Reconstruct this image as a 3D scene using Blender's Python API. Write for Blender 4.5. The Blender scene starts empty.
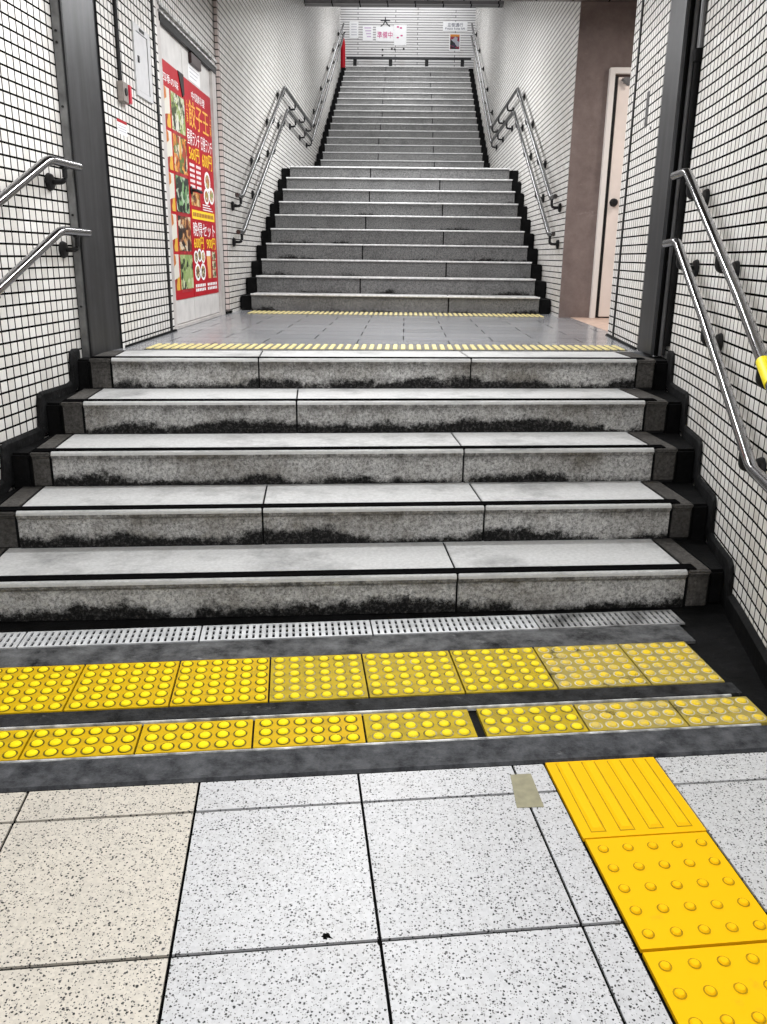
import bpy, bmesh, math, random
from mathutils import Vector, Matrix
random.seed(7)
S = bpy.context.scene
COL = S.collection
R = math.radians

# ------------------------------------------------------------------ camera
HC = 1.319
F = 834.0
AX = ((0.999627, 0.018474, -0.020112), (0.024642, -0.292724, 0.955879), (0.011772, -0.956019, -0.293070))
cam_d = bpy.data.cameras.new('camera'); cam = bpy.data.objects.new('camera', cam_d); COL.objects.link(cam)
M3 = Matrix([[a[0], -a[1], -a[2]] for a in AX])
cam.matrix_world = Matrix.Translation((0, 0, HC)) @ M3.to_quaternion().to_matrix().to_4x4()
cam_d.sensor_fit = 'VERTICAL'; cam_d.sensor_height = 36.0; cam_d.lens = F / 1024 * 36.0
cam_d.clip_start = 0.05; cam_d.clip_end = 100
S.camera = cam

# ------------------------------------------------------------------ light
S.view_settings.view_transform = 'Standard'; S.view_settings.look = 'None'
S.view_settings.gamma = 1; S.view_settings.use_curve_mapping = False
S.view_settings.exposure = 0.12
w = bpy.data.worlds.new('world'); S.world = w; w.use_nodes = True
w.node_tree.nodes['Background'].inputs[0].default_value = (0.95, 0.97, 1, 1)
w.node_tree.nodes['Background'].inputs[1].default_value = 0.25
def area(name, loc, sx, sy, power, rot=(0, 0, 0), col=(0.985, 0.99, 1.0)):
    d = bpy.data.lights.new(name, 'AREA'); d.shape = 'RECTANGLE'; d.size = sx; d.size_y = sy; d.energy = power; d.color = col
    o = bpy.data.objects.new(name, d); COL.objects.link(o); o.location = loc; o.rotation_euler = rot
    return o
area('corridor_light', (0.0, 0.9, 2.68), 3.2, 0.5, 70)
area('corridor_light', (0.0, -1.6, 2.68), 3.2, 0.5, 40)
area('stair_light', (-0.4, 3.9, 2.74), 1.6, 0.25, 42)
area('landing_light', (-0.1, 6.3, 3.26), 0.35, 2.4, 88)
area('passage_light', (2.6, 6.9, 3.2), 0.8, 0.4, 22, col=(1, 0.93, 0.88))
area('flight_light', (-0.1, 10.3, 3.86), 0.4, 2.2, 100, rot=(R(14), 0, 0))
area('upper_light', (-0.1, 13.0, 4.55), 0.4, 1.6, 60, rot=(R(14), 0, 0))
area('upper_light', (-0.1, 17.4, 5.95), 0.4, 2.4, 75, rot=(R(20), 0, 0))
area('top_light', (-0.1, 20.9, 7.5), 2.6, 0.8, 46)

# ------------------------------------------------------------------ materials
def mat(name):
    m = bpy.data.materials.new(name); m.use_nodes = True
    return m, m.node_tree.nodes, m.node_tree.links, m.node_tree.nodes['Principled BSDF']
def c4(c): return (c[0], c[1], c[2], 1)
def plain(name, col, rough=0.5, metal=0.0, var=0.0, scale=30, bump=0.0, spec=None):
    m, N, L, B = mat(name)
    B.inputs['Base Color'].default_value = c4(col); B.inputs['Roughness'].default_value = rough; B.inputs['Metallic'].default_value = metal
    if spec is not None: B.inputs['Specular IOR Level'].default_value = spec
    if var or bump:
        g = N.new('ShaderNodeNewGeometry'); n = N.new('ShaderNodeTexNoise'); n.inputs['Scale'].default_value = scale; n.inputs['Detail'].default_value = 6
        L.new(g.outputs['Position'], n.inputs['Vector'])
        if var:
            r = N.new('ShaderNodeValToRGB'); r.color_ramp.elements[0].position = 0.3; r.color_ramp.elements[1].position = 0.7
            r.color_ramp.elements[0].color = c4([x * (1 - var) for x in col]); r.color_ramp.elements[1].color = c4([min(1, x * (1 + var)) for x in col])
            L.new(n.outputs['Fac'], r.inputs['Fac']); L.new(r.outputs['Color'], B.inputs['Base Color'])
        if bump:
            b = N.new('ShaderNodeBump'); b.inputs['Strength'].default_value = bump; b.inputs['Distance'].default_value = 0.01
            L.new(n.outputs['Fac'], b.inputs['Height']); L.new(b.outputs['Normal'], B.inputs['Normal'])
    return m
def mixc(N, L, fac, a, b, mode='MIX'):
    x = N.new('ShaderNodeMix'); x.data_type = 'RGBA'; x.blend_type = mode
    for sock, v in ((x.inputs[0], fac), (x.inputs[6], a), (x.inputs[7], b)):
        if isinstance(v, (int, float)): sock.default_value = v
        elif isinstance(v, (tuple, list)): sock.default_value = c4(v)
        else: L.new(v, sock)
    return x.outputs[2]
def noise(N, L, vec, scale, detail=5, rough=0.55, lo=None, hi=None, stretch=None):
    if stretch:
        mp = N.new('ShaderNodeMapping'); mp.inputs['Scale'].default_value = stretch; L.new(vec, mp.inputs['Vector']); vec = mp.outputs['Vector']
    n = N.new('ShaderNodeTexNoise'); n.inputs['Scale'].default_value = scale; n.inputs['Detail'].default_value = detail; n.inputs['Roughness'].default_value = rough
    L.new(vec, n.inputs['Vector'])
    if lo is None: return n.outputs['Fac']
    r = N.new('ShaderNodeMapRange'); r.inputs[1].default_value = lo; r.inputs[2].default_value = hi; L.new(n.outputs['Fac'], r.inputs[0])
    return r.outputs[0]
def math_(N, L, op, a, b=None, clamp=False):
    x = N.new('ShaderNodeMath'); x.operation = op; x.use_clamp = clamp
    for i, v in enumerate((a, b)):
        if v is None: continue
        if isinstance(v, (int, float)): x.inputs[i].default_value = v
        else: L.new(v, x.inputs[i])
    return x.outputs[0]

def tile_mat(name, c1, c2, grout, w=0.0625, h=0.0520, mortar=0.0051, offset=0.0, rough=0.32, stain=0.35):
    """mosaic tiles laid in metres on the UV map"""
    m, N, L, B = mat(name)
    uv = N.new('ShaderNodeUVMap'); g = N.new('ShaderNodeNewGeometry')
    br = N.new('ShaderNodeTexBrick'); br.offset = offset; br.squash = 1
    br.inputs['Color1'].default_value = c4(c1); br.inputs['Color2'].default_value = c4(c2); br.inputs['Mortar'].default_value = c4(grout)
    br.inputs['Scale'].default_value = 1; br.inputs['Mortar Size'].default_value = mortar; br.inputs['Mortar Smooth'].default_value = 0.25
    br.inputs['Brick Width'].default_value = w; br.inputs['Row Height'].default_value = h
    L.new(uv.outputs['UV'], br.inputs['Vector'])
    st = noise(N, L, g.outputs['Position'], 1.6, 8, 0.7, 0.56, 0.78)
    st = math_(N, L, 'MULTIPLY', st, stain)
    col = mixc(N, L, st, br.outputs['Color'], (0.42, 0.34, 0.25), 'MULTIPLY')
    L.new(col, B.inputs['Base Color'])
    rr = N.new('ShaderNodeMapRange'); rr.inputs[3].default_value = rough; rr.inputs[4].default_value = 0.9; L.new(br.outputs['Fac'], rr.inputs[0]); L.new(rr.outputs[0], B.inputs['Roughness'])
    sr = N.new('ShaderNodeMapRange'); sr.inputs[3].default_value = 0.5; sr.inputs[4].default_value = 0.0; L.new(br.outputs['Fac'], sr.inputs[0]); L.new(sr.outputs[0], B.inputs['Specular IOR Level'])
    b = N.new('ShaderNodeBump'); b.invert = True; b.inputs['Strength'].default_value = 0.6; b.inputs['Distance'].default_value = 0.003
    L.new(br.outputs['Fac'], b.inputs['Height']); L.new(b.outputs['Normal'], B.inputs['Normal'])
    return m

def stone_mat(name, light, dark, grime, scale=1.0, speck=0.5):
    """worn cast stone with black pitted dirt"""
    m, N, L, B = mat(name)
    g = N.new('ShaderNodeNewGeometry'); P = g.outputs['Position']
    fine = noise(N, L, P, 55 * scale, 8, 0.75, 0.3, 0.7)
    col = mixc(N, L, fine, dark, light)
    big = noise(N, L, P, 3.2 * scale, 7, 0.7, 0.42, 0.68)
    drip = noise(N, L, P, 9 * scale, 6, 0.7, 0.45, 0.75, stretch=(1, 1, 0.18))
    gr = math_(N, L, 'MULTIPLY', math_(N, L, 'MAXIMUM', big, drip), grime)
    col = mixc(N, L, gr, col, (0.035, 0.033, 0.03))
    sp = noise(N, L, P, 120 * scale, 4, 0.8, 0.60, 0.68)
    sp = math_(N, L, 'MULTIPLY', sp, speck)
    col = mixc(N, L, sp, col, (0.012, 0.012, 0.012))
    L.new(col, B.inputs['Base Color']); B.inputs['Roughness'].default_value = 0.75; B.inputs['Specular IOR Level'].default_value = 0.15
    b = N.new('ShaderNodeBump'); b.inputs['Strength'].default_value = 0.5; b.inputs['Distance'].default_value = 0.006
    L.new(fine, b.inputs['Height']); L.new(b.outputs['Normal'], B.inputs['Normal'])
    return m

def riser_mat(name, light, dark, grime_bottom, brown, rise=0.16, z_off=0.0, speck=0.6, hang_amt=0.95):
    """step stone: tread side clean and pale, face pitted; dirt collects along the foot of each riser"""
    m, N, L, B = mat(name)
    g = N.new('ShaderNodeNewGeometry'); P = g.outputs['Position']
    fine = noise(N, L, P, 60, 8, 0.75, 0.32, 0.68)
    sx = N.new('ShaderNodeSeparateXYZ'); L.new(P, sx.inputs[0])
    zf = math_(N, L, 'FRACT', math_(N, L, 'DIVIDE', math_(N, L, 'SUBTRACT', sx.outputs[2], z_off - 0.0005), rise))
    face = mixc(N, L, fine, [0.55 * q + 0.45 * d for q, d in zip(light, dark)], light)
    # brownish weathering hanging under the lip, with streaks
    streak = noise(N, L, P, 26, 7, 0.75, 0.30, 0.62, stretch=(1, 1, 0.10))
    hang = math_(N, L, 'ADD', zf, math_(N, L, 'MULTIPLY', math_(N, L, 'SUBTRACT', noise(N, L, P, 6, 7, 0.75), 0.5), 0.9))
    hang = math_(N, L, 'MULTIPLY', math_(N, L, 'SUBTRACT', hang, 0.60), 4.0, True)
    face = mixc(N, L, math_(N, L, 'MULTIPLY', math_(N, L, 'MULTIPLY', hang, streak), hang_amt), face, dark)
    med = noise(N, L, P, 1.9, 8, 0.75, 0.46, 0.66)
    face = mixc(N, L, math_(N, L, 'MULTIPLY', med, 0.7), face, brown)
    grain = noise(N, L, P, 75, 7, 0.9, 0.40, 0.56)
    face = mixc(N, L, math_(N, L, 'MULTIPLY', math_(N, L, 'SUBTRACT', 1.0, grain), 0.8), face, [d * 0.3 for d in dark])
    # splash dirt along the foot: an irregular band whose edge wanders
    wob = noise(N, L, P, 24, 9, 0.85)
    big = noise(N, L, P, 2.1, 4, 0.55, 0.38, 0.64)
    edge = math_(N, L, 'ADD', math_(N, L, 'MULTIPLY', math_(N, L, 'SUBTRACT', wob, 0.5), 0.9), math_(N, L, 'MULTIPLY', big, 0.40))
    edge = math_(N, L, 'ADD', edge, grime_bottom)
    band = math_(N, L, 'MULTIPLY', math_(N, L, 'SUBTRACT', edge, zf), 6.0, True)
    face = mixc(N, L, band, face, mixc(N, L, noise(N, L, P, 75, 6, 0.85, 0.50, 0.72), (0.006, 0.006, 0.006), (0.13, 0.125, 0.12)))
    sp = noise(N, L, P, 110, 4, 0.85, 0.60, 0.66)
    face = mixc(N, L, math_(N, L, 'MULTIPLY', sp, speck), face, (0.014, 0.013, 0.012))
    face = mixc(N, L, math_(N, L, 'MULTIPLY', math_(N, L, 'GREATER_THAN', zf, 0.90), 0.7), face, (0.62, 0.62, 0.61))  # worn lip made paler: the light on its front is painted into the colour
    # tread: worn pale stone with soft dirt
    t = mixc(N, L, noise(N, L, P, 70, 6, 0.7, 0.3, 0.7), (0.44, 0.44, 0.435), (0.60, 0.60, 0.595))
    t = mixc(N, L, math_(N, L, 'MULTIPLY', noise(N, L, P, 2.3, 8, 0.7, 0.5, 0.72), 0.7), t, (0.10, 0.10, 0.10))
    sn = N.new('ShaderNodeSeparateXYZ'); L.new(g.outputs['True Normal'], sn.inputs[0])
    up = math_(N, L, 'GREATER_THAN', sn.outputs[2], 0.35)
    col = mixc(N, L, up, face, t)
    L.new(col, B.inputs['Base Color'])
    B.inputs['Roughness'].default_value = 0.7; B.inputs['Specular IOR Level'].default_value = 0.15
    b = N.new('ShaderNodeBump'); b.inputs['Strength'].default_value = 0.45; b.inputs['Distance'].default_value = 0.006
    L.new(fine, b.inputs['Height']); L.new(b.outputs['Normal'], B.inputs['Normal'])
    return m

def terrazzo():
    m, N, L, B = mat('terrazzo')
    g = N.new('ShaderNodeNewGeometry'); P = g.outputs['Position']
    at = N.new('ShaderNodeAttribute'); at.attribute_name = 'tint'
    v0 = N.new('ShaderNodeTexVoronoi'); v0.inputs['Scale'].default_value = 130; L.new(P, v0.inputs['Vector'])
    r0 = N.new('ShaderNodeValToRGB'); e = r0.color_ramp.elements
    e[0].position = 0; e[0].color = (0.80, 0.80, 0.80, 1); e[1].position = 1; e[1].color = (1, 1, 1, 1)
    L.new(v0.outputs['Color'], r0.inputs['Fac'])
    col = mixc(N, L, 1.0, at.outputs['Color'], r0.outputs['Color'], 'MULTIPLY')
    warp = N.new('ShaderNodeTexNoise'); warp.inputs['Scale'].default_value = 160; L.new(P, warp.inputs['Vector'])
    wp = N.new('ShaderNodeVectorMath'); wp.operation = 'MULTIPLY_ADD'; wp.inputs[1].default_value = (0.006, 0.006, 0.006)
    L.new(warp.outputs['Color'], wp.inputs[0]); L.new(P, wp.inputs[2])
    for sc, thr, cut, c in ((135, 0.33, 0.60, (0.006, 0.006, 0.006)), (85, 0.21, 0.70, (0.008, 0.008, 0.008)), (230, 0.34, 0.62, (0.14, 0.135, 0.13))):
        v = N.new('ShaderNodeTexVoronoi'); v.inputs['Scale'].default_value = sc; L.new(wp.outputs[0], v.inputs['Vector'])
        near = math_(N, L, 'LESS_THAN', v.outputs['Distance'], thr)
        sep = N.new('ShaderNodeSeparateColor'); L.new(v.outputs['Color'], sep.inputs[0])
        pick = math_(N, L, 'GREATER_THAN', sep.outputs[0], cut)
        col = mixc(N, L, math_(N, L, 'MULTIPLY', near, pick), col, c)
    soft = noise(N, L, P, 5, 6, 0.65, 0.5, 0.75)
    col = mixc(N, L, math_(N, L, 'MULTIPLY', soft, 0.22), col, (0.35, 0.33, 0.30))
    L.new(col, B.inputs['Base Color']); B.inputs['Roughness'].default_value = 0.42
    return m

def yellow_mat(name, base, wear, wear_col=(0.30, 0.27, 0.17), scale=16):
    m, N, L, B = mat(name)
    g = N.new('ShaderNodeNewGeometry'); P = g.outputs['Position']
    n1 = noise(N, L, P, scale, 9, 0.75, 0.62 - wear * 0.42, 0.80 - wear * 0.30)
    col = mixc(N, L, n1, base, wear_col)
    n2 = noise(N, L, P, 4.5, 8, 0.8, 0.70 - wear * 0.26, 0.76 - wear * 0.24)
    col = mixc(N, L, math_(N, L, 'MULTIPLY', n2, 0.85), col, (0.03, 0.027, 0.02))
    L.new(col, B.inputs['Base Color']); B.inputs['Roughness'].default_value = 0.55; B.inputs['Specular IOR Level'].default_value = 0.08
    return m

def dirty_dark(name, a, b, scale=12, hi=(0.35, 0.35, 0.35), amt=0.3, spec=0.06):
    m, N, L, B = mat(name); B.inputs['Specular IOR Level'].default_value = spec
    g = N.new('ShaderNodeNewGeometry'); P = g.outputs['Position']
    col = mixc(N, L, noise(N, L, P, scale, 9, 0.75, 0.35, 0.7), a, b)
    col = mixc(N, L, math_(N, L, 'MULTIPLY', noise(N, L, P, scale * 2.3, 8, 0.8, 0.60, 0.70, stretch=(0.45, 1, 1)), amt), col, hi)
    L.new(col, B.inputs['Base Color']); B.inputs['Roughness'].default_value = 0.62
    bp = N.new('ShaderNodeBump'); bp.inputs['Strength'].default_value = 0.6; bp.inputs['Distance'].default_value = 0.008
    L.new(noise(N, L, P, scale * 3, 8, 0.7), bp.inputs['Height']); L.new(bp.outputs['Normal'], B.inputs['Normal'])
    return m

def brushed(name, a, b, rough=0.35, metal=0.85):
    m, N, L, B = mat(name)
    g = N.new('ShaderNodeNewGeometry'); P = g.outputs['Position']
    n = noise(N, L, P, 20, 7, 0.7, 0.3, 0.7, stretch=(1, 1, 0.06))
    n2 = noise(N, L, P, 4, 6, 0.7, 0.45, 0.75)
    col = mixc(N, L, n, a, b); col = mixc(N, L, math_(N, L, 'MULTIPLY', n2, 0.5), col, [x * 0.4 for x in a])
    L.new(col, B.inputs['Base Color']); B.inputs['Roughness'].default_value = rough; B.inputs['Metallic'].default_value = metal
    return m

def food_mat(name, cols, scale, seed):
    """a printed photograph of a dish: irregular coloured pieces"""
    m, N, L, B = mat(name)
    tc = N.new('ShaderNodeUVMap')
    mp = N.new('ShaderNodeMapping'); mp.inputs['Location'].default_value = (seed * 3.7, seed * 1.9, seed); L.new(tc.outputs['UV'], mp.inputs['Vector'])
    nz = N.new('ShaderNodeTexNoise'); nz.inputs['Scale'].default_value = scale * 0.8; L.new(mp.outputs['Vector'], nz.inputs['Vector'])
    ad = N.new('ShaderNodeVectorMath'); ad.operation = 'MULTIPLY_ADD'; ad.inputs[1].default_value = (0.12, 0.12, 0.12)
    L.new(nz.outputs['Color'], ad.inputs[0]); L.new(mp.outputs['Vector'], ad.inputs[2])
    v = N.new('ShaderNodeTexVoronoi'); v.inputs['Scale'].default_value = scale; L.new(ad.outputs[0], v.inputs['Vector'])
    sep = N.new('ShaderNodeSeparateColor'); L.new(v.outputs['Color'], sep.inputs[0])
    r = N.new('ShaderNodeValToRGB'); r.color_ramp.interpolation = 'CONSTANT'
    while len(r.color_ramp.elements) < len(cols): r.color_ramp.elements.new(0.5)
    for i, c in enumerate(cols):
        r.color_ramp.elements[i].position = i / len(cols); r.color_ramp.elements[i].color = c4([(q ** 1.35) * 0.8 for q in c])
    L.new(sep.outputs[0], r.inputs['Fac']); L.new(r.outputs['Color'], B.inputs['Base Color']); B.inputs['Roughness'].default_value = 0.4
    return m

WHITE_T = tile_mat('wall_tile', (0.83, 0.815, 0.79), (0.70, 0.675, 0.64), (0.006, 0.006, 0.006))
BACK_T = tile_mat('back_tile', (0.80, 0.79, 0.79), (0.72, 0.71, 0.71), (0.03, 0.03, 0.03), w=1.4, h=0.0520, mortar=0.0065, offset=0.37)
PINK_T = tile_mat('corner_tile', (0.72, 0.62, 0.59), (0.62, 0.53, 0.50), (0.02, 0.02, 0.02))
CEIL_T = tile_mat('soffit_tile', (0.10, 0.085, 0.075), (0.075, 0.065, 0.06), (0.008, 0.008, 0.008), w=0.30, h=0.10, mortar=0.006, offset=0.5)
BEAM_T = tile_mat('beam_tile', (0.16, 0.15, 0.15), (0.12, 0.115, 0.115), (0.008, 0.008, 0.008), w=0.42, h=0.11, mortar=0.010)
LAND_T = tile_mat('landing_tile', (0.29, 0.295, 0.31), (0.23, 0.235, 0.25), (0.03, 0.03, 0.03), w=0.58, h=0.29, mortar=0.004, offset=0.5, rough=0.2, stain=0.5)
TERR = terrazzo()
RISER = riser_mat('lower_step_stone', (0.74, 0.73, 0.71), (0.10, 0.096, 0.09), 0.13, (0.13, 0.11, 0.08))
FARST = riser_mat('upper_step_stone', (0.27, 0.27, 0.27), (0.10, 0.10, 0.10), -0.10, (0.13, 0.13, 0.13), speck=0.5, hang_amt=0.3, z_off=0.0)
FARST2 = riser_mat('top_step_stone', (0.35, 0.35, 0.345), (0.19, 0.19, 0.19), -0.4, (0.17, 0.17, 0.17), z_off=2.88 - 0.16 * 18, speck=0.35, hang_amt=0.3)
LIP = plain('pale_lip', (0.60, 0.60, 0.60), 0.5, var=0.25, scale=40)  # pale strip along the front edge of the middle and upper steps
ENDB = stone_mat('rough_end_stone', (0.15, 0.14, 0.13), (0.02, 0.019, 0.018), 0.9, 1.2)
BLACKM = dirty_dark('black_mortar', (0.003, 0.003, 0.003), (0.010, 0.010, 0.0105), 9, (0.05, 0.05, 0.05), 0.2)
GRIMEF = dirty_dark('grimy_concrete', (0.010, 0.010, 0.011), (0.17, 0.172, 0.175), 8, (0.40, 0.40, 0.40), 0.6)
SKIRT = dirty_dark('skirt_mortar', (0.004, 0.004, 0.004), (0.022, 0.022, 0.023), 14, (0.22, 0.22, 0.22), 0.35)
KERB = dirty_dark('kerb_stone', (0.022, 0.023, 0.026), (0.12, 0.123, 0.13), 14, (0.35, 0.35, 0.35), 0.25)
RUBBER = plain('black_rubber', (0.004, 0.004, 0.0042), 0.8, var=0.3, scale=60, spec=0.0)
JOINT = plain('joint_black', (0.004, 0.004, 0.004), 0.95, spec=0.0)
STEELD = brushed('dark_steel', (0.018, 0.0185, 0.02), (0.052, 0.053, 0.057), 0.42, 0.3)
STEELM = brushed('mid_steel', (0.09, 0.09, 0.092), (0.20, 0.20, 0.205), 0.35, 0.5)
CHROME = plain('stainless_rail', (0.30, 0.295, 0.30), 0.12, 1.0)
IRON = plain('dark_iron', (0.012, 0.012, 0.013), 0.5, 0.0, var=0.3, scale=60, spec=0.25)
RAILF = plain('far_rail_steel', (0.10, 0.10, 0.103), 0.2, 1.0)
EDGE = plain('edge_metal', (0.50, 0.50, 0.49), 0.5, 0.2, var=0.7, scale=22)
GRATE = plain('galvanised_plate', (0.62, 0.63, 0.64), 0.45, 0.25, var=0.22, scale=14)
YEL = yellow_mat('yellow_clean', (0.84, 0.46, 0.003), 0.02, (0.55, 0.30, 0.02), 10)
YDOME = yellow_mat('yellow_dome', (0.86, 0.49, 0.004), 0.05, (0.60, 0.42, 0.03), 30)
YB = [yellow_mat('yellow_worn_a', (0.60, 0.38, 0.004), 0.22, (0.36, 0.25, 0.02)), yellow_mat('yellow_worn_b', (0.48, 0.34, 0.012), 0.4, (0.26, 0.20, 0.03)), yellow_mat('yellow_worn_c', (0.44, 0.32, 0.02), 0.6, (0.30, 0.25, 0.10))]
YD = [yellow_mat('dome_worn_a', (0.95, 0.74, 0.012), 0.08, (0.7, 0.5, 0.02), 40), yellow_mat('dome_worn_b', (0.88, 0.68, 0.02), 0.2, (0.6, 0.48, 0.1), 40), yellow_mat('dome_worn_c', (0.80, 0.56, 0.02), 0.45, (0.45, 0.38, 0.2), 30)]
RING = yellow_mat('dirt_ring', (0.10, 0.075, 0.01), 0.3, (0.3, 0.22, 0.03), 30)
RINGS = [RING, yellow_mat('dirt_ring_mid', (0.15, 0.12, 0.02), 0.4, (0.5, 0.45, 0.28), 30), yellow_mat('worn_ring_pale', (0.58, 0.54, 0.38), 0.4, (0.3, 0.27, 0.15), 30)]
RINGB = yellow_mat('dirt_ring_light', (0.42, 0.25, 0.005), 0.3, (0.15, 0.09, 0.01), 30)
BROWN = dirty_dark('brown_plaster', (0.16, 0.125, 0.115), (0.25, 0.20, 0.185), 5, (0.40, 0.34, 0.32), 0.35)
CREAM = plain('cream_door', (0.82, 0.73, 0.67), 0.45, var=0.06, scale=5)
PINKF = plain('passage_floor', (0.55, 0.40, 0.32), 0.5, var=0.15, scale=20)
FRAME = brushed('pale_frame', (0.52, 0.49, 0.47), (0.66, 0.63, 0.61), 0.45, 0.2)
DOORW = plain('pale_door', (0.62, 0.605, 0.59), 0.5, var=0.12, scale=9)
PANEL = plain('panel_grey', (0.57, 0.57, 0.58), 0.45, var=0.06, scale=20)
PAPER = plain('paper', (0.86, 0.86, 0.87), 0.7)
RED = plain('poster_red', (0.43, 0.003, 0.014), 0.45, var=0.1, scale=4, spec=0.2)
REDD = plain('band_dark_red', (0.34, 0.004, 0.014), 0.4, var=0.4, scale=25)
YTEXT = plain('print_yellow', (0.95, 0.68, 0.02), 0.5)
GOLD = plain('print_gold', (0.85, 0.45, 0.06), 0.5)
WTEXT = plain('print_white', (0.9, 0.9, 0.9), 0.5)
BTEXT = plain('print_black', (0.02, 0.02, 0.025), 0.6)
MAGENTA = plain('print_pink', (0.55, 0.015, 0.20), 0.6)
TAPE = plain('olive_tape', (0.26, 0.24, 0.15), 0.6, var=0.15, scale=40)
CEILW = plain('ceiling_board', (0.72, 0.72, 0.71), 0.8)
GREYTX = plain('print_grey', (0.45, 0.44, 0.50), 0.6)

# ------------------------------------------------------------------ mesh helpers
class MB:
    def __init__(s): s.v = []; s.f = []; s.m = []; s.uv = {}
    def face(s, pts, mi=0, uvs=None):
        i = len(s.v); s.v += [tuple(p) for p in pts]; s.f.append(list(range(i, i + len(pts)))); s.m.append(mi)
        if uvs: s.uv[len(s.f) - 1] = uvs
    def hexa(s, b, t, mi=0):
        """b, t: four bottom and four top corners, counter-clockwise seen from above"""
        i = len(s.v); s.v += [tuple(p) for p in b] + [tuple(p) for p in t]
        for q in ((3, 2, 1, 0), (4, 5, 6, 7), (0, 1, 5, 4), (1, 2, 6, 5), (2, 3, 7, 6), (3, 0, 4, 7)):
            s.f.append([i + k for k in q]); s.m.append(mi)
    def box(s, x0, x1, y0, y1, z0, z1, mi=0, fr=None):
        q = [(x0, y0), (x1, y0), (x1, y1), (x0, y1)]
        if fr: q = [fr(*p) for p in q]
        s.hexa([(a, b, z0) for a, b in q], [(a, b, z1) for a, b in q], mi)
    def prism(s, A, B, mi=0):
        """loft between two equal loops A, B, closed with caps"""
        n = len(A); i = len(s.v); s.v += [tuple(p) for p in A] + [tuple(p) for p in B]
        for k in range(n):
            j = (k + 1) % n; s.f.append([i + k, i + j, i + n + j, i + n + k]); s.m.append(mi)
        s.f.append([i + k for k in range(n)][::-1]); s.m.append(mi)
        s.f.append([i + n + k for k in range(n)]); s.m.append(mi)
    def tube(s, path, r, n=14, mi=0, caps=True):
        path = [Vector(p) for p in path]; rings = []
        for k, p in enumerate(path):
            if k == 0: t = path[1] - p
            elif k == len(path) - 1: t = p - path[-2]
            else: t = (path[k + 1] - p).normalized() + (p - path[k - 1]).normalized()
            t.normalize()
            a = Vector((0, 0, 1)) if abs(t.z) < 0.9 else Vector((1, 0, 0))
            x = t.cross(a).normalized(); y = x.cross(t).normalized()
            rr = r[k] if isinstance(r, (list, tuple)) else r
            i = len(s.v)
            for q in range(n):
                an = 2 * math.pi * q / n; s.v.append(tuple(p + (x * math.cos(an) + y * math.sin(an)) * rr))
            rings.append(i)
        for a, b in zip(rings, rings[1:]):
            for q in range(n):
                w_ = (q + 1) % n; s.f.append([a + q, a + w_, b + w_, b + q]); s.m.append(mi)
        if caps:
            s.f.append([rings[0] + q for q in range(n)][::-1]); s.m.append(mi)
            s.f.append([rings[-1] + q for q in range(n)]); s.m.append(mi)
    def dome(s, x, y, z, r, h, n=14, mi=1, fr=None, ring=None):
        if ring is not None:
            a_ = [(x + r * 1.28 * math.cos(2 * math.pi * q / n), y + r * 1.28 * math.sin(2 * math.pi * q / n)) for q in range(n)]
            if fr: a_ = [fr(*p) for p in a_]
            s.f.append([len(s.v) + q for q in range(n)]); s.m.append(ring); s.v += [(p[0], p[1], z + 0.0008) for p in a_]
        rings = []
        for rr, zz in ((r, 0), (r * 0.93, h * 0.55), (r * 0.72, h * 0.95)):
            i = len(s.v)
            for q in range(n):
                an = 2 * math.pi * q / n; a, b = x + rr * math.cos(an), y + rr * math.sin(an)
                if fr: a, b = fr(a, b)
                s.v.append((a, b, z + zz))
            rings.append(i)
        for a, b in zip(rings, rings[1:]):
            for q in range(n):
                w_ = (q + 1) % n; s.f.append([a + q, a + w_, b + w_, b + q]); s.m.append(mi)
        s.f.append([rings[-1] + q for q in range(n)]); s.m.append(mi)
    def build(s, name, mats, parent=None, loc=None, smooth=False, bevel=0.0):
        me = bpy.data.meshes.new(name)
        o0 = Vector(loc) if loc else Vector((0, 0, 0))
        me.from_pydata([tuple(Vector(p) - o0) for p in s.v], [], s.f)
        if not isinstance(mats, (list, tuple)): mats = [mats]
        for m in mats: me.materials.append(m)
        for p, mi in zip(me.polygons, s.m): p.material_index = mi
        if s.uv:
            ul = me.uv_layers.new(name='UVMap')
            for fi, uvs in s.uv.items():
                for li, u in zip(me.polygons[fi].loop_indices, uvs): ul.data[li].uv = u
        bm = bmesh.new(); bm.from_mesh(me); bmesh.ops.remove_doubles(bm, verts=bm.verts, dist=1e-5)
        if not s.uv: bmesh.ops.recalc_face_normals(bm, faces=bm.faces)
        if bevel:
            ed = [e for e in bm.edges if len(e.link_faces) == 2 and e.calc_face_angle(0) > 0.6]
            bmesh.ops.bevel(bm, geom=ed, offset=bevel, segments=2, affect='EDGES', clamp_overlap=True)
        bm.to_mesh(me); bm.free()
        if smooth:
            for p in me.polygons: p.use_smooth = True
            me.set_sharp_from_angle(angle=R(42))
        o = bpy.data.objects.new(name, me); COL.objects.link(o)
        if loc: o.location = loc
        if parent: o.parent = parent; o.matrix_parent_inverse = Matrix.Translation(parent.location).inverted()
        return o
def tag(o, label, cat, group=None):
    o['label'] = label; o['category'] = cat
    if group: o['group'] = group
    return o
def thing(name, loc, label, cat, group=None):
    o = bpy.data.objects.new(name, None); COL.objects.link(o); o.location = loc; o.empty_display_size = 0.05
    return tag(o, label, cat, group)
def struct(o): o['kind'] = 'structure'; return o
def kid(o, label): o['label'] = label; return o
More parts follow.
